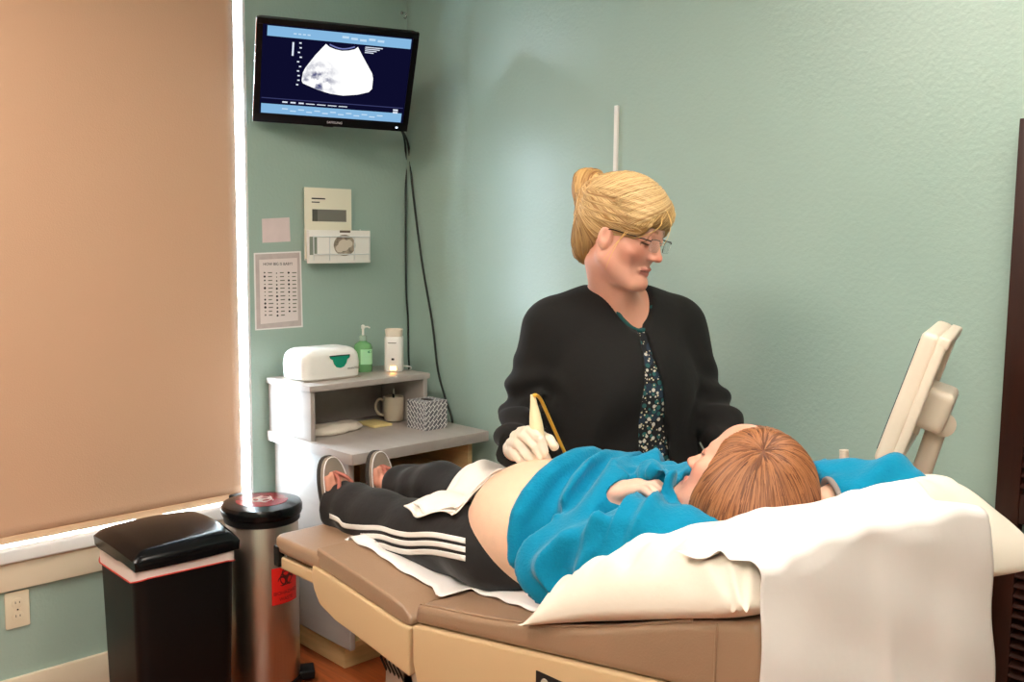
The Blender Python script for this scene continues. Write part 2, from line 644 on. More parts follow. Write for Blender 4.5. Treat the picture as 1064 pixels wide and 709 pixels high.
bm = bmesh.new(); add_box(bm, (RX, RYN, 0), (RX + 0.1, 0, RZ)); tag(bm_obj('wall_right', bm, 'wall'), kind='structure')
bm = bmesh.new(); add_box(bm, (-0.14, RYN - 0.1, 0), (RX + 0.1, RYN, RZ)); tag(bm_obj('wall_front', bm, 'wall'), kind='structure')


def baseboard(name, lo, hi):
    tag(box(name, lo, hi, 'trim', bev=0.004), kind='structure')


baseboard('baseboard_left', (0.0, RYN + 0.02, 0.0), (0.016, -0.0, 0.129))
baseboard('baseboard_back', (0.018, -0.016, 0.0), (RX, 0.0, 0.129))

# window: white reveal, glass, sash frame, sill and apron
win = tag(empty('window_1', (-0.1, (WY0 + WY1) / 2, WZ0)), kind='structure')
box('jamb', (-0.14, WY1 - 0.012, WZ0), (-0.001, WY1, WZ1), 'sill', win, 0.001)
box('jamb', (-0.14, WY0, WZ0), (-0.001, WY0 + 0.012, WZ1), 'sill', win, 0.001)
box('head_jamb', (-0.14, WY0 + 0.012, WZ1 - 0.012), (-0.001, WY1 - 0.012, WZ1), 'sill', win, 0.001)
bm = bmesh.new()
ym = (WY0 + WY1) / 2
for a, b in ((WY0 + 0.012, WY0 + 0.05), (WY1 - 0.03, WY1 - 0.012), (ym - 0.02, ym + 0.02)):
    add_box(bm, (-0.135, a, WZ0), (-0.1, b, WZ1 - 0.012), 0.002)
for a, b in ((WZ0, WZ0 + 0.025), (1.5, 1.54), (WZ1 - 0.06, WZ1 - 0.012)):
    add_box(bm, (-0.133, WY0 + 0.012, a), (-0.102, WY1 - 0.012, b), 0.002)
bm_obj('sash_frame', bm, 'sill', win)
glass = bpy.data.materials.new('window_glass')
glass.use_nodes = True
gn = glass.node_tree
gn.nodes.remove(gn.nodes['Principled BSDF'])
g_t, g_g, g_m = gn.nodes.new('ShaderNodeBsdfTransparent'), gn.nodes.new('ShaderNodeBsdfGlossy'), gn.nodes.new('ShaderNodeMixShader')
g_t.inputs[0].default_value = (0.95, 0.98, 0.97, 1)
g_g.inputs['Roughness'].default_value = 0.0
g_m.inputs[0].default_value = 0.06
gn.links.new(g_t.outputs[0], g_m.inputs[1]); gn.links.new(g_g.outputs[0], g_m.inputs[2]); gn.links.new(g_m.outputs[0], gn.nodes['Material Output'].inputs[0])
for a, b in ((WY0 + 0.05, ym - 0.02), (ym + 0.02, WY1 - 0.03)):
    for c, d in ((WZ0 + 0.025, 1.5), (1.54, WZ1 - 0.06)):
        box('pane', (-0.121, a, c), (-0.117, b, d), glass, win, 0)
box('window_sill', (-0.14, WY0 - 0.05, WZ0 - 0.045), (0.035, WY1 + 0.05, WZ0), 'sill', win, 0.008, 3)
box('apron', (0.0, WY0 - 0.03, 0.412), (0.018, WY1 + 0.03, WZ0 - 0.045), 'trim', win, 0.004)

# roller shade hanging inside the opening, a gap of daylight left at its right edge and under its hem
shade = tag(empty('roller_shade', (-0.03, (WY0 + WY1) / 2, WZ0 + 0.02)), 'tan fabric roller shade pulled down over the bright window', 'shade')
ms = bpy.data.materials.new('shade_fabric')
ms.use_nodes = True
nt = ms.node_tree
pb = nt.nodes['Principled BSDF']
pb.inputs['Base Color'].default_value = lin((202, 163, 134)) + (1,)
pb.inputs['Roughness'].default_value = 0.85
tr = nt.nodes.new('ShaderNodeBsdfTranslucent')
tr.inputs[0].default_value = lin((206, 150, 104)) + (1,)
mx = nt.nodes.new('ShaderNodeMixShader')
mx.inputs[0].default_value = 0.006
tcn = nt.nodes.new('ShaderNodeTexCoord')
wv = nt.nodes.new('ShaderNodeTexNoise')
wv.inputs['Scale'].default_value = 240
bpn = nt.nodes.new('ShaderNodeBump')
bpn.inputs['Distance'].default_value = 0.0006
nt.links.new(tcn.outputs['Object'], wv.inputs['Vector'])
nt.links.new(wv.outputs['Fac'], bpn.inputs['Height'])
nt.links.new(bpn.outputs[0], pb.inputs['Normal'])
nt.links.new(pb.outputs[0], mx.inputs[1])
nt.links.new(tr.outputs[0], mx.inputs[2])
nt.links.new(mx.outputs[0], nt.nodes['Material Output'].inputs[0])
ny, nz = 60, 60
ys = np.linspace(WY0 + 0.03, WY1 - 0.042, ny); zs = np.linspace(WZ0 + 0.028, WZ1 - 0.05, nz)
Pg = np.zeros((ny, nz, 3))
Pg[..., 1] = ys[:, None]
Pg[..., 2] = zs[None, :]
tt = (ys[:, None] - WY0) / (WY1 - WY0)
Pg[..., 0] = -0.010 + 0.003 * np.sin(tt * 5) * np.sin(zs[None, :] * 1.4) + 0.003 * np.exp(-((ys[:, None] - WY1 + 0.05) / 0.06) ** 2)
o = grid_mesh('shade_fabric', Pg, ms, shade, thick=0.0012)
box('hem_bar', (-0.016, WY0 + 0.03, WZ0 + 0.006), (-0.006, WY1 - 0.044, WZ0 + 0.03), mat('hem_fabric', (212, 176, 142), 0.8), shade, 0.003)
tube('roller_tube', [(-0.034, WY0 + 0.02, WZ1 - 0.045), (-0.034, WY1 - 0.02, WZ1 - 0.045)], 0.022, 'whiteplastic', shade, 16)
bm = bmesh.new()
for k in range(110):
    z = WZ1 - 0.06 - k * 0.0115
    if z < 0.86: break
    for dx in (0, 0.018):
        bmesh.ops.create_icosphere(bm, subdivisions=1, radius=0.0026, matrix=Matrix.Translation((-0.055 + dx, WY1 - 0.021, z)))
tag(bm_obj('bead_chain', bm, 'whiteplastic', shade, True, 80), kind='stuff')
box('chain_tensioner', (-0.062, WY1 - 0.024, 0.80), (-0.038, WY1 - 0.0125, 0.865), 'machinegrey', shade, 0.004)

# wall outlet below the window
oc = PXX(17.5, 633, 0)
ol = tag(empty('wall_outlet', (0, oc[1], oc[2])), 'cream double wall outlet under the window sill', 'outlet')
prism('plate', rrect(0.072, 0.116, 0.006, 4, oc[1], oc[2]), 0, 0.0, 0.007, 'plate', ol, 0.002)
for s in (-1, 1):
    so = prism('socket', rrect(0.034, 0.030, 0.014, 6, oc[1], oc[2] + s * 0.0215), 0, 0.006, 0.0095, 'plate', ol, 0.001)
    for dy, hh in ((-0.006, 0.008), (0.006, 0.0065)):
        box('slot', (0.0094, oc[1] + dy - 0.001, oc[2] + s * 0.0215 - hh / 2 + 0.002), (0.0098, oc[1] + dy + 0.001, oc[2] + s * 0.0215 + hh / 2 + 0.002), 'dark', so, 0)
lathe('screw', [(0.003, 0), (0.0028, 0.0012), (0.001, 0.0016)], 'metal', ol, 10, Matrix.Translation((0.0068, oc[1], oc[2])) @ Matrix.Rotation(pi / 2, 4, 'Y'))

# ceiling light panels (out of frame)
for i, (lx, ly) in enumerate(((2.75, -0.85), (1.25, -2.3), (3.5, -3.2))):
    lt = tag(empty('ceiling_light', (lx, ly, RZ)), ['recessed ceiling light panel above the head of the exam table', 'recessed ceiling light panel near the window', 'recessed ceiling light panel behind the camera'][i], 'light', 'ceiling light panels')
    bm = bmesh.new()
    for a in ((-0.62, -0.32, 0.62, -0.29), (-0.62, 0.29, 0.62, 0.32), (-0.62, -0.29, -0.59, 0.29), (0.59, -0.29, 0.62, 0.29)):
        add_box(bm, (lx + a[0], ly + a[1], RZ - 0.02), (lx + a[2], ly + a[3], RZ), 0.002)
    bm_obj('frame', bm, 'whiteplastic', lt)
    em = mat('lamp_diffuser', (255, 240, 220), 0.5)
    eb = em.node_tree.nodes['Principled BSDF']
    eb.inputs['Emission Color'].default_value = LAMP_COL + (1,)
    eb.inputs['Emission Strength'].default_value = LAMP * (0.75, 1.15, 2.0)[i]
    box('diffuser', (lx - 0.59, ly - 0.29, RZ - 0.012), (lx + 0.59, ly + 0.29, RZ - 0.004), em, lt, 0)

# ================================================================== black step bin
bx0, bx1, by0, by1, bh = 0.215, 0.515, -1.375, -1.045, 0.60
kb = tag(empty('trash_bin', ((bx0 + bx1) / 2, (by0 + by1) / 2, 0)), 'tall black plastic step bin with domed lid and white liner', 'trash bin')
cx, cy = (bx0 + bx1) / 2, (by0 + by1) / 2


def lofted(name, secs, m, parent, cap=True, angle=40):
    """secs: list of (z, list of xy)"""
    bm = bmesh.new()
    rings = [[bm.verts.new((x, y, z if not callable(z) else z(x, y))) for x, y in poly] for z, poly in secs]
    n = len(rings[0])
    for a, b in zip(rings, rings[1:]):
        for k in range(n):
            bm.faces.new((a[k], a[(k + 1) % n], b[(k + 1) % n], b[k]))
    if cap:
        bm.faces.new(rings[0][::-1]); bm.faces.new(rings[-1])
    return bm_obj(name, bm, m, parent, True, angle)


lofted('body', [(0.012, rrect(0.255, 0.285, 0.035, 6, cx, cy)), (0.03, rrect(0.262, 0.292, 0.035, 6, cx, cy)), (0.35, rrect(0.275, 0.305, 0.035, 6, cx, cy)), (0.555, rrect(0.284, 0.314, 0.035, 6, cx, cy))], 'blackplastic', kb)
lofted('base', [(0.0, rrect(0.262, 0.292, 0.035, 6, cx, cy)), (0.025, rrect(0.268, 0.298, 0.035, 6, cx, cy))], 'blackgloss', kb)
nseg = len(rrect(1, 1, .1, 6))
lo_ = rrect(0.290, 0.320, 0.036, 6, cx, cy); hi_ = rrect(0.288, 0.318, 0.036, 6, cx, cy)
bag = lofted('liner', [(lambda x, y: 0.522 - 0.05 * (x - cx) + 0.008 * sin(x * 40) + 0.008 * sin(y * 33 + 1), lo_), (0.562, lo_), (0.572, hi_)], 'bag', kb)
bm = bmesh.new()
add_tube(bm, [(x * 1.0 + (x - cx) * 0.01, y + (y - cy) * 0.01, 0.523 - 0.05 * (x - cx) + 0.008 * sin(x * 40) + 0.008 * sin(y * 33 + 1)) for x, y in lo_ + lo_[:1]], 0.0022, 6)
bm_obj('drawstring', bm, 'redline', bag, True)
# lid: domed front to back, drooping rim
nu, nv = 24, 24
bm = bmesh.new()
top = []
for i in range(nu + 1):
    row = []
    for j in range(nv + 1):
        u = -1 + 2 * i / nu; v = -1 + 2 * j / nv
        # squircle map
        xx = u * sqrt(1 - 0.10 * v * v); yy = v * sqrt(1 - 0.10 * u * u)
        X = cx + xx * 0.158; Y = cy + yy * 0.173
        e = max(abs(u), abs(v))
        z = 0.604 + 0.034 * (1 - abs(u + 0.25) ** 2 / 1.56) * (1 - 0.4 * v * v) - 0.020 * max(0, (e - 0.78) / 0.22) ** 1.6
        row.append(bm.verts.new((X, Y, z)))
    top.append(row)
for i in range(nu):
    for j in range(nv):
        bm.faces.new((top[i][j], top[i + 1][j], top[i + 1][j + 1], top[i][j + 1]))
rim = [top[i][0] for i in range(nu)] + [top[nu][j] for j in range(nv)] + [top[i][nv] for i in range(nu, 0, -1)] + [top[0][j] for j in range(nv, 0, -1)]
low = [bm.verts.new((cx + (v.co.x - cx) * 0.985, cy + (v.co.y - cy) * 0.985, v.co.z - 0.034 + 0.006 * (v.co.z < 0.60))) for v in rim]
for k in range(len(rim)):
    bm.faces.new((rim[k], rim[(k + 1) % len(rim)], low[(k + 1) % len(rim)], low[k]))
bm.faces.new(low)
bm_obj('lid', bm, 'blackgloss', kb, True, 50)
box('hinge', (cx - 0.165, cy - 0.06, 0.56), (cx - 0.145, cy + 0.06, 0.598), 'blackplastic', kb, 0.004)
box('pedal', (bx1 - 0.02, cy - 0.05, 0.022), (bx1 + 0.045, cy + 0.05, 0.034), 'blackgloss', kb, 0.005)

# ================================================================== stainless bin
sx_, sy_ = 0.325, -0.862
sb = tag(empty('steel_bin', (sx_, sy_, 0)), 'round stainless steel pedal bin with black lid and red biohazard stickers', 'trash bin')
T0 = Matrix.Translation((sx_, sy_, 0))
lathe('body', [(0.116, 0.03), (0.118, 0.035), (0.118, 0.575), (0.116, 0.58)], 'steel', sb, 64, T0)
lathe('base', [(0.119, 0.0), (0.121, 0.004), (0.121, 0.03), (0.117, 0.034)], 'blackplastic', sb, 48, T0)
lathe('rim', [(0.119, 0.572), (0.124, 0.576), (0.124, 0.592), (0.119, 0.596)], 'blackplastic', sb, 48, T0)
lid = lathe('lid', [(0.118, 0.592), (0.129, 0.596), (0.132, 0.604), (0.132, 0.622), (0.127, 0.632), (0.10, 0.6375), (0.05, 0.6395), (0.001, 0.640)], 'blackgloss', sb, 64, T0)
box('hinge', (sx_ - 0.165, sy_ - 0.035, 0.575), (sx_ - 0.115, sy_ + 0.035, 0.63), 'blackplastic', sb, 0.008, 3)
# round sticker on the lid: red with white flashes
bm = bmesh.new(); add_lathe(bm, [(0.085, 0.6362), (0.085, 0.6392), (0.05, 0.6402), (0.001, 0.6406)], 40, T0); st = bm_obj('lid_sticker', bm, mat('lid_sticker', (146, 30, 40), 0.15), lid, True)


def biohazard(name, R, m, parent, mtx, th=0.0003):
    bm = bmesh.new()
    def arc(cx_, cy_, r0, r1, a0, a1, n=14):
        pr = []
        for k in range(n + 1):
            a = a0 + (a1 - a0) * k / n
            w = (r1 - r0) * (0.25 + 0.75 * sin(pi * k / n))
            pr.append((cx_ + (r0) * cos(a), cy_ + r0 * sin(a), cx_ + (r0 + w) * cos(a), cy_ + (r0 + w) * sin(a)))
        for p, q in zip(pr, pr[1:]):
            vs = [bm.verts.new((p[0], p[1], th)), bm.verts.new((p[2], p[3], th)), bm.verts.new((q[2], q[3], th)), bm.verts.new((q[0], q[1], th))]
            bm.faces.new(vs)
    for k in range(3):
        a = pi / 2 + k * 2 * pi / 3
        arc(0.50 * R * cos(a), 0.50 * R * sin(a), 0.30 * R, 0.50 * R, a + pi - 2.5 + 0.0, a + pi + 2.5)
    for k in range(3):
        a = pi / 2 + k * 2 * pi / 3
        a += pi / 3
    pr = 20
    for k in range(pr * 1):
        a0, a1 = 2 * pi * k / pr, 2 * pi * (k + 1) / pr
        vs = [bm.verts.new((rr * cos(a), rr * sin(a), th)) for rr, a in ((0.52 * R, a0), (0.62 * R, a0), (0.62 * R, a1), (0.52 * R, a1))]
        bm.faces.new(vs)
    bmesh.ops.transform(bm, matrix=mtx, verts=bm.verts)
    return bm_obj(name, bm, m, parent)


biohazard('biohazard_symbol', 0.055, 'whiteprint', st, T0 @ Matrix.Translation((0.0, 0.0, 0.6405)) @ Matrix.Rotation(radians(40), 4, 'Z'))
# wrapped red sticker on the side
a0 = atan2(CAM[1] - sy_, CAM[0] - sx_)
RS = 0.1187


def wrap(u, z, r=RS, ac=a0 + 0.66):      # u metres along the wall of the bin
    a = ac + u / RS
    return (sx_ + r * cos(a), sy_ + r * sin(a), z)


def wrap_mesh(name, polys, m, parent, r):
    bm = bmesh.new()
    for poly in polys:
        bm.faces.new([bm.verts.new(wrap(u, z, r)) for u, z in poly])
    return bm_obj(name, bm, m, parent)


zc = 0.375
us = np.linspace(-0.052, 0.052, 15)
stk = wrap_mesh('side_sticker', [[(us[i], zc - 0.062), (us[i + 1], zc - 0.062), (us[i + 1], zc + 0.062), (us[i], zc + 0.062)] for i in range(14)], 'red', sb, RS + 0.0004)


def wrapped_text(body, size, z, m, parent, r):
    cu = bpy.data.curves.new('t', 'FONT'); cu.body = body; cu.size = size; cu.align_x = 'CENTER'; cu.align_y = 'CENTER'
    o = bpy.data.objects.new('t', cu); C.objects.link(o)
    me = bpy.data.meshes.new_from_object(o); bpy.data.objects.remove(o)
    for v in me.vertices:
        v.co = wrap(v.co.x, z + v.co.y, r)
    return link('lettering', me, m, parent, False)


wrapped_text('BIOHAZARD', 0.0165, zc - 0.025, 'redprint', stk, RS + 0.001)
wrapped_text('WASTE', 0.0165, zc - 0.046, 'redprint', stk, RS + 0.001)
o = biohazard('biohazard_symbol', 0.040, 'redprint', stk, Matrix.Identity(4))
for v in o.data.vertices:
    v.co = wrap(v.co.x, zc + 0.024 + v.co.y, RS + 0.001)
pa = radians(62)
pm = T0 @ Matrix.Rotation(pa, 4, 'Z')
box('pedal', (0.10, -0.035, 0.012), (0.165, 0.035, 0.042), 'blackplastic', sb, 0.006, 3, pm)

# ================================================================== desk with hutch in the corner
dk = tag(empty('corner_desk', (0.28, -0.35, 0)), 'grey laminate desk with raised hutch shelf in the corner', 'desk')
dy0, dy1, dxf = -0.661, -0.05, 0.557
box('desktop', (0.012, dy0, 0.762), (dxf, dy1, 0.80), 'laminate', dk, 0.004)
box('side_panel', (0.02, -0.635, 0.10), (0.50, -0.612, 0.762), 'laminate', dk, 0.006, 3)
box('side_panel', (0.02, -0.105, 0.10), (0.50, -0.082, 0.762), 'ply', dk, 0.003)
box('back_panel', (0.02, -0.612, 0.10), (0.035, -0.105, 0.762), 'ply', dk, 0.001)
box('shelf', (0.035, -0.611, 0.44), (0.46, -0.106, 0.46), 'ply', dk, 0.002)
box('bottom_panel', (0.035, -0.611, 0.10), (0.48, -0.106, 0.12), 'ply', dk, 0.002)
box('plinth', (0.02, -0.60, 0.0), (0.415, -0.10, 0.10), 'ply', dk, 0.003)
hf = 0.303
box('hutch_top', (0.012, dy0, 0.975), (hf + 0.004, -0.128, 0.997), 'laminate', dk, 0.004)
box('hutch_side', (0.014, -0.652, 0.80), (hf - 0.006, -0.634, 0.975), 'laminate', dk, 0.002)
box('hutch_side', (0.014, -0.152, 0.80), (hf - 0.006, -0.134, 0.975), 'laminate', dk, 0.002)
box('hutch_back', (0.014, -0.634, 0.80), (0.028, -0.152, 0.975), 'laminate', dk, 0.001)

bxw = tag(empty('paper_carton', (0.33, -0.24, 0.46)), 'white carton with brown top on the shelf inside the desk', 'box')
bb = PXX(442, 490, 0.46)
box('carton_body', (0.14, -0.34, 0.461), (0.44, -0.145, bb[2] - 0.008), 'paper', bxw, 0.003)
box('carton_lid', (0.138, -0.342, bb[2] - 0.008), (0.442, -0.143, bb[2] + 0.002), 'ply', bxw, 0.002)

# wipe warmer
ww = tag(empty('wipe_warmer', (0.15, -0.49, 0.997)), 'white wipe warmer box with teal window on the hutch shelf', 'wipe warmer')
wx, wy = 0.150, -0.512


def squircle_box(name, c, hx, hy, z0, z1, m, parent, r=0.03, bul=0.0, topr=0.03, n=8):
    secs = []
    zs_ = [z0, z0 + 0.006]
    secs = [(z0, rrect(2 * hx - 0.02, 2 * hy - 0.02, r, n, *c)), (z0 + 0.008, rrect(2 * hx, 2 * hy, r, n, *c))]
    secs.append(((z0 + z1) / 2, rrect(2 * hx + bul, 2 * hy + bul, r, n, *c)))
    for k in range(7):
        a = pi / 2 * k / 6
        d = topr * (1 - cos(a)); zz = z1 - topr + topr * sin(a)
        secs.append((zz, rrect(2 * (hx - d), 2 * (hy - d), max(0.004, r - d * 0.5), n, *c)))
    return lofted(name, secs, m, parent, angle=35)


wb = squircle_box('body', (wx, wy), 0.082, 0.122, 0.998, 1.112, 'whiteplastic', ww, 0.035, 0.004, 0.04)
bm = bmesh.new()
ft = wx + 0.0835
shp = [(-0.022, 1.083), (0.062, 1.083), (0.060, 1.076), (0.050, 1.070), (0.046, 1.056), (0.036, 1.044), (0.020, 1.040), (0.004, 1.044), (-0.006, 1.056), (-0.010, 1.070), (-0.020, 1.076)]
add_prism(bm, [(wy + 0.005 + a, z) for a, z in shp], 0, ft - 0.012, ft + 0.0025)
bm_obj('window', bm, 'teal', ww)
tube('lid_seam', [(ft - 0.001, wy - 0.018, 1.084), (ft + 0.001, wy + 0.025, 1.085), (ft - 0.001, wy + 0.068, 1.084)], 0.0022, 'dark', ww)
text_mesh('lettering', 'munchkin', 0.014, 'greyprint', ww, basis((0, 1, 0), (0, 0, 1), (1, 0, 0), (ft + 0.0012, wy + 0.085, 1.036)))
box('foot_base', (wx - 0.075, wy - 0.12, 0.997), (wx + 0.075, wy + 0.12, 1.0), 'machinegrey', ww, 0)

# green soap bottle
gb = tag(empty('soap_bottle', (0.11, -0.305, 0.997)), 'clear green soap bottle with white pump beside the wipe warmer', 'bottle')
G0 = Matrix.Translation((0.115, -0.302, 0.997)) @ Matrix.Rotation(radians(50), 4, 'Z')
lathe('bottle', [(0.026, 0), (0.029, 0.003), (0.030, 0.01), (0.0295, 0.05), (0.030, 0.095), (0.026, 0.108), (0.013, 0.116), (0.012, 0.122)], 'greenliquid', gb, 28, G0, 1.15, 0.75)
lathe('pump_collar', [(0.0145, 0.120), (0.0145, 0.138), (0.010, 0.141)], 'clear', gb, 24, G0)
pu = lathe('pump_head', [(0.0045, 0.14), (0.0045, 0.165), (0.008, 0.167), (0.007, 0.178), (0.003, 0.181)], 'whiteplastic', gb, 16, G0)
tube('spout', [G0 @ Vector(v) for v in ((0, 0, 0.172), (0.018, 0.004, 0.173), (0.026, 0.006, 0.168))], 0.003, 'whiteplastic', pu)
bm = bmesh.new()
for k in range(10):
    a0_, a1_ = -0.9 + 0.18 * k, -0.9 + 0.18 * (k + 1)
    pts = []
    for a, z in ((a0_, 0.03), (a1_, 0.03), (a1_, 0.088), (a0_, 0.088)):
        pts.append(bm.verts.new(G0 @ Vector((0.0308 * 1.15 * cos(a - 0.9), 0.0308 * 0.75 * sin(a - 0.9), z))))
    bm.faces.new(pts)
lab = bm_obj('label_sticker', bm, mat('soap_label', (170, 222, 176), 0.3), gb, True)
bm = bmesh.new()
lf = [(0.0, 0.0), (0.006, 0.005), (0.014, 0.006), (0.022, 0.002), (0.016, -0.004), (0.007, -0.005)]
bm.faces.new([bm.verts.new(G0 @ Vector((0.0313 * 1.15 * cos(-1.05 + u * 30), 0.0313 * 0.75 * sin(-1.05 + u * 30), 0.078 + v))) for u, v in lf])
bm_obj('leaf_mark', bm, 'leafprint', lab)

# gel warmer with glowing lamp
gw = tag(empty('gel_warmer', (0.165, -0.195, 0.997)), 'white upright gel bottle warmer with glowing amber light', 'gel warmer')
G1 = Matrix.Translation((0.17, -0.196, 0.997)) @ Matrix.Rotation(radians(-43), 4, 'Z')
lofted('body', [(z, [tuple((G1 @ Vector((x, y, 0)))[:2]) for x, y in rrect(w, d, 0.018, 6)]) for z, w, d in ((0.998, 0.066, 0.068), (1.002, 0.070, 0.072), (1.06, 0.068, 0.070), (1.125, 0.068, 0.070), (1.132, 0.064, 0.066))], 'whiteplastic', gw)
lofted('cup_wall', [(z, [tuple((G1 @ Vector((x, y, 0)))[:2]) for x, y in rrect(w, d, 0.018, 6)]) for z, w, d in ((1.130, 0.060, 0.062), (1.158, 0.066, 0.068), (1.160, 0.062, 0.064), (1.142, 0.056, 0.058))], 'creamplastic', gw)
bm = bmesh.new(); add_box(bm, (0.028, -0.012, 0.006), (0.0362, 0.012, 0.022), 0.003, 2, G1); bm_obj('indicator_lamp', bm, 'led', gw, True)
bm = bmesh.new(); add_box(bm, (0.030, -0.007, 0.045), (0.0356, 0.004, 0.053), 0.001, 2, G1); bm_obj('switch', bm, 'dark', gw)
bm = bmesh.new(); add_box(bm, (0.030, -0.020, 0.110), (0.0352, 0.012, 0.1135), 0.0005, 1, G1); bm_obj('nameplate', bm, 'greyprint', gw)
tube('power_cord', spline([G1 @ Vector((-0.0, 0.034, 0.02)), Vector((0.20, -0.145, 1.012)), Vector((0.19, -0.128, 1.004)), Vector((0.16, -0.115, 0.985)), Vector((0.12, -0.105, 0.91)), Vector((0.08, -0.09, 0.85)), Vector((0.03, -0.06, 0.83)), Vector((0.004, -0.05, 0.84))], 6), 0.0028, 'whiteplastic', gw)

# mug with a spoon-like handle behind the tissue box
mg = tag(empty('mug', (0.155, -0.205, 0.80)), 'beige mug with looped handle standing beside the tissue box', 'mug')
G2 = Matrix.Translation((0.165, -0.195, 0.8005))
lathe('cup', [(0.032, 0), (0.036, 0.003), (0.039, 0.02), (0.0395, 0.094), (0.0385, 0.096), (0.0355, 0.094), (0.035, 0.012), (0.001, 0.010)], 'mug', mg, 36, G2)
hd = -RV
tube('handle', spline([G2 @ Vector(tuple(hd * a + np.array([0, 0, z]))) for a, z in ((0.036, 0.078), (0.055, 0.084), (0.068, 0.066), (0.068, 0.042), (0.055, 0.024), (0.036, 0.022))], 6), 0.0055, 'mug', mg, 10)
pn = tag(empty('marker_pen', (0.165, -0.19, 0.812)), 'dark pen standing in the beige mug', 'pen')
tube('pen_barrel', [(0.168, -0.196, 0.814), (0.150, -0.185, 0.905)], 0.0045, 'blackplastic', pn)
tube('pen_cap', [(0.1505, -0.1853, 0.903), (0.147, -0.183, 0.921)], 0.0052, 'machinegrey', pn)

# tissue box with basket-weave print
tb = tag(empty('tissue_box', (0.275, -0.14, 0.80)), 'cube tissue box printed with grey and white diagonal weave', 'tissue box')
mt = mat('weave_print', (200, 200, 200), 0.6)
nt = mt.node_tree
pb = nt.nodes['Principled BSDF']
tcn = nt.nodes.new('ShaderNodeTexCoord')
def chk(scale, off):
    mp_ = nt.nodes.new('ShaderNodeMapping'); mp_.inputs['Scale'].default_value = scale; mp_.inputs['Location'].default_value = off
    nt.links.new(tcn.outputs['UV'], mp_.inputs[0])
    return mp_
br = nt.nodes.new('ShaderNodeTexBrick')
br.inputs['Color1'].default_value = lin((92, 90, 98)) + (1,)
br.inputs['Color2'].default_value = lin((128, 124, 128)) + (1,)
br.inputs['Mortar'].default_value = lin((232, 230, 228)) + (1,)
br.inputs['Scale'].default_value = 3.6
br.inputs['Mortar Size'].default_value = 0.045
br.inputs['Brick Width'].default_value = 0.9
br.inputs['Row Height'].default_value = 0.42
mpp = chk((1, 1, 1), (0, 0, 0)); mpp.inputs['Rotation'].default_value = (0, 0, radians(-45))
nt.links.new(mpp.outputs[0], br.inputs['Vector'])
nt.links.new(br.outputs['Color'], pb.inputs['Base Color'])
G3 = Matrix.Translation((0.356, -0.182, 0.8005))
bm = bmesh.new()
add_box(bm, (-0.053, -0.053, 0), (0.053, 0.053, 0.106))
uvl = bm.loops.layers.uv.new('UVMap')
for f in bm.faces:
    n = f.normal
    for l in f.loops:
        v = l.vert.co
        q = (v.x, v.y) if abs(n.z) > .5 else ((v.y, v.z) if abs(n.x) > .5 else (-v.x + 0.3, v.z))
        l[uvl].uv = (q[0] / 0.112, q[1] / 0.112)
bmesh.ops.transform(bm, matrix=G3, verts=bm.verts)
bm_obj('carton', bm, mt, tb)
lathe('opening', [(0.03, 0.1061), (0.029, 0.1066), (0.001, 0.1066)], 'dark', tb, 24, G3, 1.0, 0.6)

# crumpled cloth bag and note pad on the desk shelf
cb = tag(empty('folded_cloth', (0.2, -0.48, 0.80)), 'crumpled pale cloth pouch lying on the desk under the hutch', 'cloth')
fl = Field(axis(0.10, 0.32, 0.004), axis(-0.64, -0.33, 0.004), axis(0.79, 0.86, 0.003))
fl.ell((0.215, -0.53, 0.812), (0.055, 0.085, 0.022), k=0.01)
fl.ell((0.195, -0.44, 0.811), (0.05, 0.07, 0.020), k=0.01)
fl.cone((0.24, -0.60, 0.82), (0.225, -0.42, 0.822), 0.010, 0.008, 0.012)
fl.cone((0.20, -0.60, 0.825), (0.17, -0.40, 0.820), 0.009, 0.007, 0.012)
fl.all(lambda p: 0.0025 * np.sin(60 * p[0] + 40 * p[1]) * np.sin(70 * p[1] - 30 * p[2]), mode='offset')
fl.all(lambda p: 0.801 - p[2], 0.003)
field_obj('cloth_pouch', fl, 'cloth', cb, 1)
npd = tag(box('note_pad', (0.13, -0.345, 0.801), (0.245, -0.262, 0.811), 'notepad', None, 0.002), 'small yellow note pad lying beside the crumpled cloth', 'note pad')

# ================================================================== wall monitor
def at_depth(px, py, d):
    v = ray(px, py)
    return CAM + v * d


tvc = at_depth(349, 80, 3.43)
ph, th_ = radians(17), radians(29)
nh = -DV * cos(ph) + RV * sin(ph)
tex = RV * cos(ph) + DV * sin(ph)
tup = UV * cos(th_) + nh * sin(th_)
tn = np.cross(tex, tup)
tex, tup = tex * cos(.03) - tup * sin(.03), tup * cos(.03) + tex * sin(.03)
TVM = basis(tex, tup, tn, tvc)
TW, THh = 0.548, 0.366
tv = tag(empty('wall_monitor', tuple(tvc)), 'black wall-mounted monitor showing an ultrasound picture near the corner', 'monitor')


def tvbox(name, lo, hi, m, parent, bev=0.002):
    return box(name, lo, hi, m, parent, bev, 2, TVM)


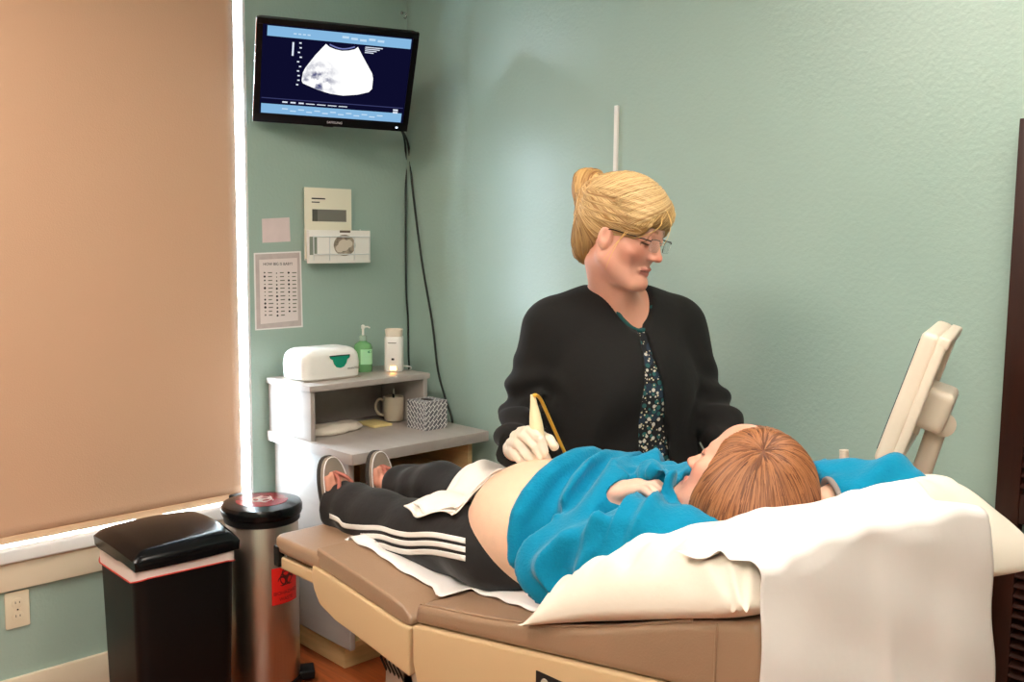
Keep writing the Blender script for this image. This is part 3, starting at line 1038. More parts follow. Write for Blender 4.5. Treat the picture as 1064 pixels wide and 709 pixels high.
tvbox('housing', (-TW / 2 + 0.004, -THh / 2 + 0.004, -0.045), (TW / 2 - 0.004, THh / 2 - 0.004, -0.004), 'blackplastic', tv, 0.012)
bz = 0.020
bm = bmesh.new()
add_box(bm, (-TW / 2, THh / 2 - bz, -0.012), (TW / 2, THh / 2, 0.006), 0.002, 2, TVM)
add_box(bm, (-TW / 2, -THh / 2, -0.012), (TW / 2, -THh / 2 + 0.032, 0.006), 0.002, 2, TVM)
add_box(bm, (-TW / 2, -THh / 2 + 0.032, -0.012), (-TW / 2 + bz, THh / 2 - bz, 0.006), 0.0, 2, TVM)
add_box(bm, (TW / 2 - bz, -THh / 2 + 0.032, -0.012), (TW / 2, THh / 2 - bz, 0.006), 0.0, 2, TVM)
bzl = bm_obj('bezel', bm, 'bezel', tv, True, 40)
tvbox('lit_bezel_edge', (-TW / 2 - 0.0025, -THh / 2 + 0.003, -0.010), (-TW / 2 + 0.001, THh / 2 - 0.003, 0.005), 'metal', bzl, 0.001)  # chrome strip stands in for window light along the bezel's left side
text_mesh('lettering', 'SAMSUNG', 0.012, 'whiteprint', bzl, TVM @ Matrix.Translation((0.008, -THh / 2 + 0.016, 0.0065)))
tvbox('power_lamp', (TW / 2 - 0.045, -THh / 2 + 0.012, 0.006), (TW / 2 - 0.037, -THh / 2 + 0.017, 0.0072), mat('power_lamp', (220, 235, 255), 0.3, emit=(210, 230, 255), estr=2), bzl, 0)


def emis(name, rgb, st):
    m = bpy.data.materials.new(name); m.use_nodes = True
    nt = m.node_tree; nt.nodes.remove(nt.nodes['Principled BSDF'])
    e = nt.nodes.new('ShaderNodeEmission'); e.inputs[0].default_value = lin(rgb) + (1,); e.inputs[1].default_value = st
    nt.links.new(e.outputs[0], nt.nodes['Material Output'].inputs[0])
    return m


SW, SH0, SH1 = TW / 2 - bz, -THh / 2 + 0.032, THh / 2 - bz
scr = tvbox('screen', (-SW, SH0, -0.002), (SW, SH1, 0.002), emis('screen_blue', (14, 14, 46), 1.0), tv, 0)


def sp(u, v):   # 0..1 across, 0..1 down the visible screen
    return (-SW + 2 * SW * u, SH1 + (SH0 - SH1) * v)


def flat(name, polys, m, z=0.0026, parent=None):
    bm = bmesh.new()
    for poly in polys:
        bm.faces.new([bm.verts.new(TVM @ Vector((*sp(u, v), z))) for u, v in poly])
    return bm_obj(name, bm, m, parent or scr)


def rect(u0, v0, u1, v1): return [(u0, v0), (u1, v0), (u1, v1), (u0, v1)]


lb = emis('screen_light_blue', (138, 190, 232), 1.0)
wh = emis('screen_white', (232, 240, 255), 1.0)
flat('header_bar', [rect(0.03, 0.015, 0.99, 0.125)], lb)
flat('footer_bar', [rect(0.01, 0.885, 0.985, 0.995)], lb)
flat('status_line', [rect(0.01, 0.815, 0.99, 0.825)], emis('screen_line', (60, 64, 110), 1.0))
random.seed(3)
marks = [rect(0.24 + 0.008 * math.sin(9 * k), 0.165 + k * 0.052, 0.255 + 0.008 * math.sin(9 * k), 0.18 + k * 0.052) for k in range(10)]
marks += [rect(0.195, 0.17, 0.207, 0.32)]
marks += [rect(0.15 + 0.055 * k, 0.845, 0.15 + 0.055 * k + 0.035, 0.862) for k in range(3)] + [rect(0.31 + 0.075 * k, 0.850, 0.31 + 0.075 * k + 0.06, 0.860) for k in range(4)]
marks += [rect(0.68, 0.145 + 0.02 * k, 0.80 - 0.02 * k, 0.155 + 0.02 * k) for k in range(4)]
marks += [rect(0.92, 0.84 + 0.03 * k, 0.955, 0.86 + 0.03 * k) for k in range(2)]
tag(flat('readout_marks', marks, wh, 0.003), kind='stuff')
text = [rect(0.15 + 0.055 * k, 0.925 + 0.02 * (k % 2), 0.15 + 0.055 * k + 0.04, 0.94 + 0.02 * (k % 2)) for k in range(13)] + [rect(0.52 + 0.06 * k, 0.05 + 0.008 * (k % 3), 0.565 + 0.06 * k, 0.075 + 0.008 * (k % 3)) for k in range(5)] + [rect(0.2 + 0.03 * k, 0.07, 0.22 + 0.03 * k, 0.085) for k in range(4)]
tag(flat('bar_text', text, emis('screen_bar_text', (196, 226, 250), 1.0), 0.003), kind='stuff')
# the scan fan
fan = [(0.415, 0.155), (0.44, 0.185), (0.48, 0.205), (0.525, 0.215), (0.57, 0.205), (0.61, 0.185), (0.63, 0.155), (0.675, 0.27), (0.745, 0.44), (0.755, 0.5), (0.755, 0.62), (0.735, 0.66), (0.66, 0.70), (0.56, 0.725), (0.47, 0.715), (0.38, 0.68), (0.28, 0.62), (0.27, 0.59), (0.275, 0.5), (0.29, 0.44), (0.35, 0.29)]
mf = bpy.data.materials.new('scan_fan'); mf.use_nodes = True
nt = mf.node_tree; nt.nodes.remove(nt.nodes['Principled BSDF'])
e = nt.nodes.new('ShaderNodeEmission'); e.inputs[1].default_value = 1.15
tcn = nt.nodes.new('ShaderNodeTexCoord')
sub = nt.nodes.new('ShaderNodeVectorMath'); sub.operation = 'SUBTRACT'
uvc = TVM @ Vector((*sp(0.37, 0.575), 0.003))
sub.inputs[1].default_value = uvc
nt.links.new(tcn.outputs['Object'], sub.inputs[0])
ln = nt.nodes.new('ShaderNodeVectorMath'); ln.operation = 'LENGTH'
nt.links.new(sub.outputs[0], ln.inputs[0])
nz_ = nt.nodes.new('ShaderNodeTexNoise'); nz_.inputs['Scale'].default_value = 34; nz_.inputs['Detail'].default_value = 4
nt.links.new(tcn.outputs['Object'], nz_.inputs['Vector'])
mr = nt.nodes.new('ShaderNodeMapRange'); mr.inputs['From Min'].default_value = 0.0; mr.inputs['From Max'].default_value = 0.09; mr.inputs['To Min'].default_value = 0.62; mr.inputs['To Max'].default_value = 0.0
nt.links.new(ln.outputs['Value'], mr.inputs['Value'])
ad = nt.nodes.new('ShaderNodeMath'); ad.operation = 'MULTIPLY'
mr2 = nt.nodes.new('ShaderNodeMapRange'); mr2.inputs['From Min'].default_value = 0.42; mr2.inputs['From Max'].default_value = 0.62; mr2.inputs['To Max'].default_value = 1.6
nt.links.new(nz_.outputs['Fac'], mr2.inputs['Value'])
nt.links.new(mr.outputs[0], ad.inputs[0]); nt.links.new(mr2.outputs[0], ad.inputs[1])
rmp = nt.nodes.new('ShaderNodeValToRGB')
rmp.color_ramp.elements[0].color = (1, 1, 1, 1); rmp.color_ramp.elements[1].position = 0.75
rmp.color_ramp.elements[1].color = lin((70, 74, 120)) + (1,)
nt.links.new(ad.outputs[0], rmp.inputs[0])
nt.links.new(rmp.outputs[0], e.inputs[0])
nt.links.new(e.outputs[0], nt.nodes['Material Output'].inputs[0])
flat('scan_fan', [fan], mf, 0.003)
flat('scan_arc', [[(0.44 + 0.17 * t, 0.15 + 0.035 * sin(pi * t)), (0.44 + 0.17 * (t + 0.1), 0.15 + 0.035 * sin(pi * (t + 0.1))), (0.44 + 0.17 * (t + 0.1), 0.165 + 0.035 * sin(pi * (t + 0.1))), (0.44 + 0.17 * t, 0.165 + 0.035 * sin(pi * t))] for t in np.linspace(0, 0.9, 10)], emis('scan_arc', (120, 128, 190), 1), 0.0032)
# mount: knob below, arm to the wall
kn = TVM @ Vector((-0.005, -THh / 2 - 0.012, -0.055))
bm = bmesh.new()
add_tube(bm, [tuple(TVM @ Vector((-0.005, -0.09, -0.05))), tuple(kn)], 0.012, 10)
add_tube(bm, [tuple(TVM @ Vector((-0.024, -THh / 2 - 0.014, -0.055))), tuple(TVM @ Vector((0.012, -THh / 2 - 0.014, -0.055)))], 0.013, 12)
add_box(bm, (-0.06, -0.06, -0.062), (0.06, 0.06, -0.045), 0.003, 2, TVM)
add_tube(bm, [tuple(TVM @ Vector((0, 0, -0.055))), (0.03, -0.16, tvc[2] + 0.02)], 0.016, 10)
bm_obj('mount_arm', bm, 'blackplastic', tv, True)
box('wall_bracket', (0.0, -0.21, tvc[2] - 0.08), (0.025, -0.11, tvc[2] + 0.12), 'blackplastic', tv, 0.004)
cs = np.array(TVM @ Vector((TW / 2 - 0.03, -THh / 2 + 0.01, -0.05)))
tube('power_cord', spline([cs, PXX(421, 150, 0.012), PXX(421.5, 220, 0.010), PXX(422, 300, 0.010), PXX(424, 333, 0.010), PXX(424.5, 370, 0.012), PXX(425, 384, 0.015), (0.02, -0.02, 0.85)], 6), 0.004, 'cable', tv)
tube('signal_cord', spline([cs, PY(424, 150, -0.012), PY(429, 200, -0.008), PY(438, 270, -0.008), PY(449, 335, -0.008), PY(455, 385, -0.010), PY(463, 415, -0.012), PY(470, 442, -0.018), (0.25, -0.026, 0.70)], 6), 0.0045, 'cable', tv)
hk = PXX(421, 17, 0.005)
hook = tag(empty('wall_hook', (0.0, hk[1] - 0.02, hk[2])), 'small metal hook high in the wall corner', 'hook')
tube('hook_wire', spline([(0.002, hk[1] - 0.012, hk[2] + 0.012), (0.02, hk[1] - 0.012, hk[2] + 0.010), (0.026, hk[1] - 0.010, hk[2] - 0.004), (0.018, hk[1] - 0.008, hk[2] - 0.012), (0.008, hk[1] - 0.008, hk[2] - 0.008)], 5), 0.0025, 'metal', hook)
lathe('hook_plate', [(0.008, 0), (0.007, 0.003), (0.001, 0.004)], 'metal', hook, 14, Matrix.Translation((0.0, hk[1] - 0.012, hk[2] + 0.012)) @ Matrix.Rotation(pi / 2, 4, 'Y'))

# ================================================================== papers on the left wall
YZ = lambda y, z, x=0.002: basis((0, 1, 0), (0, 0, 1), (1, 0, 0), (x, y, z))


def wall_quad(name, px, x0, x1, m, parent=None):
    pts = [PXX(a, b, 0) for a, b in px]
    return prism(name, [(p[1], p[2]) for p in pts], 0, x0, x1, m, parent)


ps = tag(empty('growth_chart', tuple(PXX(288, 340, 0.0))), 'baby size chart poster with rows of small pictures on the wall', 'poster')
wall_quad('sheet', [(263.5, 263), (312.5, 261), (314.5, 340), (265, 343.5)], 0.0005, 0.0015, 'whiteprint', ps)
wall_quad('border_print', [(265, 264.5), (311, 262.5), (313, 338.5), (266.5, 342)], 0.0015, 0.0018, mat('chart_border', (196, 182, 180), 0.7, var=0.08, vscale=30), ps)
wall_quad('chart_panel', [(269, 270), (308.5, 268), (309.5, 333), (270.5, 337)], 0.0018, 0.0020, mat('chart_panel', (228, 216, 214), 0.7), ps)
pc = PXX(288.5, 274.5, 0.0)
text_mesh('lettering', 'HOW BIG IS BABY?', 0.0145, 'ink', ps, YZ(pc[1], pc[2], 0.0024))
bm = bmesh.new(); bm2 = bmesh.new()
random.seed(11)
for c_, x0 in enumerate((274.5, 287, 299.5)):
    for k in range(12 if c_ else 12):
        if c_ == 2 and k > 10: continue
        p = PXX(x0 + k * 0.10, 283.5 + k * 4.0 + (0.5 if c_ == 1 else 0), 0)
        r = 0.0022 + 0.0026 * random.random() + 0.0012 * (k % 5 == 4)
        bm.faces.new([bm.verts.new((0.0024, p[1] + r * cos(t), p[2] + r * 0.9 * sin(t))) for t in np.linspace(0, 2 * pi, 9)[:-1]])
        q0 = PXX(x0 + 3.5 + k * 0.1, 283.0 + k * 4.0, 0); q1 = PXX(x0 + 7.0 + random.random() * 1.5 + k * 0.1, 284.0 + k * 4.0, 0)
        bm2.faces.new([bm2.verts.new(v) for v in ((0.0024, q0[1], q0[2]), (0.0024, q1[1], q0[2]), (0.0024, q1[1], q1[2]), (0.0024, q0[1], q1[2]))])
tag(bm_obj('picture_marks', bm, 'ink', ps), kind='stuff'); tag(bm_obj('caption_marks', bm2, 'greyprint', ps), kind='stuff')

np_ = tag(empty('wall_note', tuple(PXX(286, 252, 0))), 'small blank pinkish note pinned above the size chart', 'note')
wall_quad('note_sheet', [(272, 227.5), (300.5, 226), (301.5, 251), (272.5, 252.5)], 0.0005, 0.0016, 'pinkpaper', np_)
wall_quad('faint_lines', [(274, 231), (298.5, 230), (299, 231), (274, 232)], 0.0016, 0.0018, 'pinkpaper', np_)

# wire rack with a ring binder sheet and a brochure holder
rk = tag(empty('wall_rack', tuple(PXX(350, 273, 0))), 'white wire wall rack holding leaflets above the desk', 'rack')
a = PXX(316, 250, 0.0); b = PXX(384, 250, 0.066)
ry0, ry1 = a[1], b[1]
rz1, rz0 = PXX(350, 246, 0)[2], PXX(350, 264, 0)[2]
bm = bmesh.new()
for z in (rz1, rz0):
    add_tube(bm, [(0.002, ry0, z), (0.066, ry0, z), (0.066, ry1, z), (0.002, ry1, z)], 0.0024, 8)
bm_obj('wire_frame', bm, 'wire', rk, True)
bm = bmesh.new()
for y in (ry0, ry0 + 0.07, ry1 - 0.07, ry1):
    tube('wire_support', [(0.003, y, rz1 + 0.03), (0.003, y, rz0 - 0.022), (0.065, y, rz0 - 0.022), (0.065, y, rz1)], 0.0018, 'wire', rk, 6)
bk = tag(empty('leaflet', (0.02, (ry0 + ry1) / 2, rz0)), 'tall ivory leaflet with grey text block standing in the wall rack', 'leaflet')
m0, m1 = PXX(316.5, 194.5, 0.02), PXX(364.5, 196, 0.02)
box('leaflet_sheet', (0.014, m0[1], rz0 - 0.018), (0.024, m1[1], m0[2]), 'ivorypaper', bk, 0.001)
mw = m1[1] - m0[1]
box('grey_panel', (0.024, m0[1] + 0.14 * mw, m0[2] - 0.125), (0.0245, m0[1] + 0.88 * mw, m0[2] - 0.08), 'greyprint', bk, 0)
box('dark_panel', (0.0245, m0[1] + 0.14 * mw, m0[2] - 0.125), (0.0249, m0[1] + 0.25 * mw, m0[2] - 0.08), mat('panel_dark', (84, 84, 76), .7), bk, 0)
box('heading', (0.024, m0[1] + 0.13 * mw, m0[2] - 0.043), (0.0245, m0[1] + 0.42 * mw, m0[2] - 0.038), 'ink', bk, 0)
box('subheading', (0.024, m0[1] + 0.13 * mw, m0[2] - 0.056), (0.0245, m0[1] + 0.30 * mw, m0[2] - 0.052), 'ink', bk, 0)
br_ = tag(empty('brochure', (0.05, (ry0 + ry1) / 2, rz0 - 0.02)), 'white brochure with oval newborn photo lying in the wall rack', 'brochure')
q0, q1 = PXX(318, 239, 0.05), PXX(383, 273, 0.05)
box('brochure_cover', (0.045, q0[1] + 0.004, q1[2]), (0.062, q1[1], q0[2]), 'paper', br_, 0.002)
bc = PXX(358, 255, 0.062)
bm = bmesh.new(); bm.faces.new([bm.verts.new((0.0625, bc[1] + 0.049 * cos(t), bc[2] + 0.040 * sin(t))) for t in np.linspace(0, 2 * pi, 33)[:-1]]); bm_obj('oval_photo', bm, 'shoeprint', br_)
bm = bmesh.new()
for dy, dz, r in ((-0.004, 0.0, 0.026), (-0.022, -0.012, 0.018), (0.018, 0.006, 0.018)):
    bm.faces.new([bm.verts.new((0.0628 + r * 0.01, bc[1] + dy + r * cos(t), bc[2] + dz + r * 0.85 * sin(t))) for t in np.linspace(0, 2 * pi, 17)[:-1]])
bm_obj('photo_shapes', bm, mat('photo_pale', (214, 202, 186), 0.5), br_)
g0, g1 = PXX(321.5, 246, 0.062), PXX(329.5, 265, 0.062)
box('green_panel', (0.062, g0[1], g1[2]), (0.0625, g1[1], g0[2]), mat('panel_green', (132, 142, 130), 0.7), br_, 0)
t0, t1 = PXX(353, 239.5, 0.062), PXX(364, 242, 0.062)
box('title_bar', (0.062, t0[1], t1[2]), (0.0625, t1[1], t0[2]), mat('panel_brown', (110, 96, 84), 0.7), br_, 0)

# white surface cable channel on the back wall, behind the standing woman
c0, c1 = PY(640.2, 110, 0), PY(643.8, 110, 0)
tag(box('cable_channel', (c0[0], -0.010, 1.05), (c1[0], 0.0, c0[2]), 'whiteplastic', None, 0.002), 'narrow white cable channel running down the back wall', 'cable channel')

# ================================================================== louvered folding screen at the right
fs = tag(empty('louvered_screen', (2.55, -0.06, 0)), 'dark mahogany louvered folding screen standing by the back wall', 'folding screen')
l0 = PY(1048, 330, -0.05)[0]


def screen_panel(x0, y0, ang, w=0.42, h=1.80):
    mt_ = Matrix.Translation((x0, y0, 0)) @ Matrix.Rotation(ang, 4, 'Z')
    for a, b in ((0, 0.055), (w - 0.055, w)):
        box('stile', (a, -0.014, 0.0), (b, 0.014, h), 'mahogany', fs, 0.003, 2, mt_)
    for a, b in ((0.06, 0.15), (0.86, 0.93), (h - 0.09, h - 0.01)):
        box('rail', (0.055, -0.012, a), (w - 0.055, 0.012, b), 'mahogany', fs, 0.002, 2, mt_)
    bm = bmesh.new()
    add_box(bm, (0.055, -0.017, -0.0028), (w - 0.055, 0.017, 0.0028), 0.001, 1, Matrix.Rotation(radians(38), 4, 'X'))
    me = bpy.data.meshes.new('louver'); bm.to_mesh(me); bm.free(); me.materials.append(M['mahogany'])
    inv = Matrix.Translation(fs.location).inverted()
    for z0, z1 in ((0.165, 0.85), (0.945, h - 0.10)):
        n = int((z1 - z0) / 0.0245)
        for k in range(n):
            o = bpy.data.objects.new('louver', me); C.objects.link(o); o.parent = fs
            o.matrix_parent_inverse = inv
            o.matrix_basis = mt_ @ Matrix.Translation((0, 0, z0 + 0.012 + k * 0.0245))


screen_panel(l0, -0.045, radians(-4))
screen_panel(l0 + 0.424, -0.078, radians(4))
# ================================================================== exam table
TN, TF = -1.21, -0.63
YC = (TN + TF) / 2
et = tag(empty('exam_table', (1.75, YC, 0)), 'beige exam table with tan vinyl cushions, its back section raised', 'exam table')


def pxz(pts, y=TN):
    return [(p[0], p[2]) for p in (PY(a, b, y) for a, b in pts)]


def cushion(name, prof, y0, y1, m, parent, bev=0.016, seg=4, puff=0.0):
    return prism(name, prof, 1, y0, y1, m, parent, bev, seg)


ZT = np.array([(0.90, 0.747), (1.19, 0.747), (1.20, 0.763), (1.35, 0.743), (1.50, 0.723), (1.545, 0.714), (1.57, 0.716), (1.59, 0.729), (1.80, 0.761), (1.97, 0.794), (2.12, 0.839), (2.30, 0.903), (2.425, 0.939), (2.7, 1.02)])
def ztab(x): return np.interp(x, ZT[:, 0], ZT[:, 1])


seat = prism('seat_cushion', [(1.195, 0.716), (1.54, 0.672), (1.572, 0.674), (1.572, 0.69), (1.545, 0.712), (1.50, 0.722), (1.35, 0.742), (1.20, 0.762)], 1, TN, TF, 'vinyl', et, 0.012, 4)
back = prism('back_cushion', [(1.582, 0.684), (2.25, 0.783), (2.43, 0.812), (2.435, 0.90), (2.425, 0.938), (2.30, 0.902), (2.12, 0.838), (1.97, 0.793), (1.80, 0.760), (1.59, 0.728)], 1, TN, TF, 'vinyl', et, 0.016, 4)
tube('seam', [(2.352, TN + 0.0005, 0.915), (2.352, TN - 0.0008, 0.87), (2.352, TN + 0.0005, 0.80)], 0.0022, 'vinyl', back)
tube('piping', [(1.595, TN + 0.010, 0.7285), (1.80, TN + 0.010, 0.7605), (1.97, TN + 0.010, 0.7935), (2.12, TN + 0.010, 0.8385), (2.30, TN + 0.010, 0.9025)], 0.0028, 'vinyl', back)
prism('seat_shell', [(1.190, 0.716), (1.186, 0.690), (1.196, 0.655), (1.222, 0.624), (1.29, 0.603), (1.374, 0.592), (1.572, 0.562), (1.576, 0.672), (1.54, 0.672)], 1, TN - 0.006, TF + 0.006, 'shell', et, 0.006, 3)
bsh = prism('back_shell', [(1.584, 0.682), (1.586, 0.60), (1.60, 0.555), (1.70, 0.545), (2.25, 0.625), (2.40, 0.655), (2.425, 0.69), (2.425, 0.808)], 1, TN - 0.006, TF + 0.006, 'shell', et, 0.006, 3)
r0 = PY(575, 711, TN - 0.006)
box('latch_recess', (r0[0] - 0.045, TN - 0.0075, r0[2] - 0.03), (r0[0] + 0.045, TN - 0.004, r0[2] + 0.012), 'dark', bsh, 0.002, 2)
lathe('latch_button', [(0.010, 0), (0.009, 0.004), (0.001, 0.005)], 'machinegrey', bsh, 16, Matrix.Translation((r0[0] - 0.02, TN - 0.006, r0[2] - 0.006)) @ Matrix.Rotation(pi / 2, 4, 'X'))
lathe('hinge', [(0.028, 0), (0.028, 0.01), (0.022, 0.014), (0.012, 0.016), (0.001, 0.017)], 'shellgrey', et, 24, Matrix.Translation((1.575, TN + 0.03, 0.555)) @ Matrix.Rotation(pi / 2, 4, 'X'))
base = prism('pedestal', rrect(0.74, 0.40, 0.04, 5, 1.76, YC), 2, 0.08, 0.60, 'shellgrey', et, 0.008)
prism('pedestal_housing', [(1.345, 0.30), (1.36, 0.575), (1.60, 0.545), (2.1, 0.56), (2.14, 0.30)], 1, -1.12, -0.72, 'shellgrey', et, 0.01)
for k in range(5):
    v = PY(398 + 4.4 * k, 689 + 2.8 * k, -1.1215)
    prism('vent_slot', [(v[0] - 0.013, v[2] + 0.010), (v[0] + 0.012, v[2] - 0.016), (v[0] + 0.014, v[2] - 0.010), (v[0] - 0.011, v[2] + 0.015)], 1, -1.122, -1.119, 'dark', et)
prism('floor_base', rrect(1.1, 0.5, 0.06, 5, 1.76, YC), 2, 0.0, 0.08, 'shellgrey', et, 0.01)
# foot extension
fc = prism('foot_cushion', rrect(0.24, TF - TN - 0.02, 0.03, 5, 1.115, YC - 0.012), 2, 0.705, 0.746, 'vinyl', et, 0.012, 3)
box('foot_tray', (1.02, TN + 0.004, 0.662), (1.22, TF - 0.01, 0.694), 'shell', et, 0.006, 3)
box('tray_rail', (1.03, TN + 0.02, 0.694), (1.2, TF - 0.03, 0.706), 'dark', et, 0)
ck = PZ(284.5, 573, 0.70)
box('rail_clip', (1.005, TN - 0.004, 0.668), (1.03, TN + 0.014, 0.722), 'blackplastic', et, 0.003)

# ---- table paper lying on the cushions
edge_px = [(358, 562), (372, 566), (388, 573), (404, 585), (422, 597), (436, 604), (449, 612), (455, 621), (460, 622), (466, 616), (476, 611), (495, 617), (520, 624), (545, 633), (570, 642), (600, 655)]
ep = []
for a, b in edge_px:
    z = 0.74
    for _ in range(6):
        q = PZ(a, b, z); z = float(ztab(q[0])) + 0.003
    ep.append(q)
ep = np.array(ep)
xs_ = np.linspace(ep[0, 0], 1.99, 90)
ye = np.interp(xs_, ep[:, 0], ep[:, 1])
ye = np.where(xs_ > ep[-1, 0], np.maximum(ye, TN + 0.03), ye)
nv = 26
Pg = np.zeros((90, nv, 3))
for j in range(nv):
    t = j / (nv - 1)
    Pg[:, j, 0] = xs_
    Pg[:, j, 1] = ye * (1 - t) + (TF + 0.05) * t
    Pg[:, j, 2] = ztab(xs_) + 0.0045 + (0.0022 * np.sin(xs_ * 70 + 3 * np.sin(t * 9)) + 0.006 * np.exp(-((xs_ - 1.56) / 0.05) ** 2)) * np.exp(-t * 5)
tag(grid_mesh('table_paper', Pg, 'exampaper', None, 0.0015), 'strip of white exam paper spread on the tan cushions under the patient', 'exam paper')

# ---- pillow
PU = np.array([cos(radians(17)), 0, sin(radians(17))])     # along the inclined back
PN = np.array([-sin(radians(17)), 0, cos(radians(17))])
PW = np.array([0, 1.0, 0])
PCEN = np.array([2.165, -0.905, 0.0]); PCEN[2] = 0.888


def pillow_h(u, v):
    """thickness profile over u, v in -1..1: tapering towards the feet, blunt towards the head end and the near side"""
    eu = np.where(u < 0, np.clip(1 - np.abs(u) ** 1.9, 0, 1) ** 0.75, np.clip(1 - np.abs(u) ** 5, 0, 1) ** 0.5)
    ev = np.where(v < 0, np.clip(1 - np.abs(v) ** 4.5, 0, 1) ** 0.5, np.clip(1 - np.abs(v) ** 4.5, 0, 1) ** 0.5)
    return eu * ev


nu, nv = 110, 110
lin1 = np.sin(np.linspace(-pi / 2, pi / 2, nu)) * 0.55 + np.linspace(-1, 1, nu) * 0.45
uu, vv = np.meshgrid(lin1, lin1, indexing='ij')
pin_v = 1 - 0.03 * (1 - np.abs(uu) ** 2)
LU, LV = 0.262, 0.325
e = pillow_h(uu, vv)
edge = np.maximum(np.abs(uu), np.abs(vv))
band = np.clip((edge - 0.45) / 0.35, 0, 1) * np.clip((1 - edge) / 0.10, 0, 1)
fan = np.arctan2(vv + 1.15, uu - 1.15)
wr = 0.0055 * np.sin(uu * 21 + 4 * np.sin(vv * 3)) * band + 0.004 * np.sin(vv * 23 + 3 * np.sin(uu * 5)) * band \
    + 0.007 * np.sin(fan * 26) * np.exp(-(((uu - 1) / .5) ** 2 + ((vv + 1) / .5) ** 2))
hollow = 1 - 0.42 * np.exp(-(((uu - 0.10) / 0.50) ** 2 + ((vv - 0.08) / 0.55) ** 2))
skew = 0.23 * (vv + 1) / 2 * (0.35 + 0.65 * (uu + 1) / 2)
base_ = PCEN + (uu * LU + skew)[..., None] * PU + (vv * LV * pin_v)[..., None] * PW
tip_drop = -0.028 * np.clip(-uu, 0, 1) ** 2
Pt = base_ + (0.128 * e * hollow + wr + tip_drop)[..., None] * PN
Pb = base_ + (-0.045 * e + tip_drop)[..., None] * PN
for Pq in (Pt, Pb):
    over = np.clip(Pq[..., 0] - 2.47, 0, 1)
    Pq[..., 2] -= over * 0.55
    lim = np.where(Pq[..., 0] < 2.43, ztab(Pq[..., 0]) + 0.004, 0)
    Pq[..., 2] = np.maximum(Pq[..., 2], lim)
Pb[..., 2] = np.minimum(Pb[..., 2], Pt[..., 2] - 0.0005)
bm = bmesh.new()
gt = [[bm.verts.new(Pt[i, j]) for j in range(nv)] for i in range(nu)]
gb_ = [[gt[i][j] if i in (0, nu - 1) or j in (0, nv - 1) else bm.verts.new(Pb[i, j]) for j in range(nv)] for i in range(nu)]
for i in range(nu - 1):
    for j in range(nv - 1):
        bm.faces.new((gt[i][j], gt[i + 1][j], gt[i + 1][j + 1], gt[i][j + 1]))
        bm.faces.new((gb_[i][j], gb_[i][j + 1], gb_[i + 1][j + 1], gb_[i + 1][j]))
pil = tag(bm_obj('pillow', bm, 'pillow', None, True, 60), 'plump white pillow in a cotton case under the patient\'s head', 'pillow')
BVP = BVHTree.FromPolygons([tuple(v.co) for v in pil.data.vertices], [tuple(p.vertices) for p in pil.data.polygons])

# ---- paper drape over the head end
nx_, ny_ = 80, 64
Pg = np.zeros((nx_, ny_, 3))
for j in range(ny_):
    t = j / (ny_ - 1)
    y = -1.212 + t * 0.43
    xe = 2.408 + 0.168 * t
    xs2 = np.linspace(2.27 + 0.10 * t + 0.01 * sin(t * 9), xe, 30)
    zz = []
    for x in xs2:
        hit = BVP.ray_cast(Vector((x, max(y, -1.19), 2)), Vector((0, 0, -1)))
        zz.append(hit[0].z + 0.006 if hit[0] else 0.9)
    zz = np.array(zz)
    zz = np.maximum(zz, np.linspace(zz[:6].max() - 0.02, zz[18:24].max(), 30))
    path = [(x, y, z) for x, z in zip(xs2, zz)]
    ze = zz[-1]
    for k in range(1, 9):
        a = pi / 2 * k / 8
        path.append((xe + 0.022 * sin(a), y, ze - 0.022 * (1 - cos(a))))
    m_ = nx_ - 38
    for k in range(1, m_ + 1):
        s = k / m_
        z = ze - 0.022 - s * 0.50
        crease = 0.016 * s * math.exp(-((t - 0.50 - 0.05 * s) / 0.035) ** 2) + 0.010 * s * math.exp(-((t - 0.78) / 0.06) ** 2)
        fold = 0.008 * s * sin(t * 9 + 1.0) + 0.004 * s * sin(t * 21 + 2 * s) + crease
        path.append((xe + 0.024 + fold + 0.010 * s, y + (t - 0.05) * 0.11 * s, z))
    Pg[:, j] = np.array(path)
wq = 0.0018
Pg[38:, :, 0] += 0.004 * np.sin(Pg[38:, :, 1] * 31 + Pg[38:, :, 2] * 17) * np.sin(Pg[38:, :, 2] * 23 - Pg[38:, :, 1] * 9)
Pg[:, :, 2] += wq * np.sin(Pg[:, :, 1] * 46 + Pg[:, :, 0] * 20) * np.sin(Pg[:, :, 0] * 37 + Pg[:, :, 2] * 30)
tag(grid_mesh('paper_drape', Pg, 'exampaper', None, 0.001), 'white paper sheet draped over the pillow, hanging down the head end', 'paper sheet')


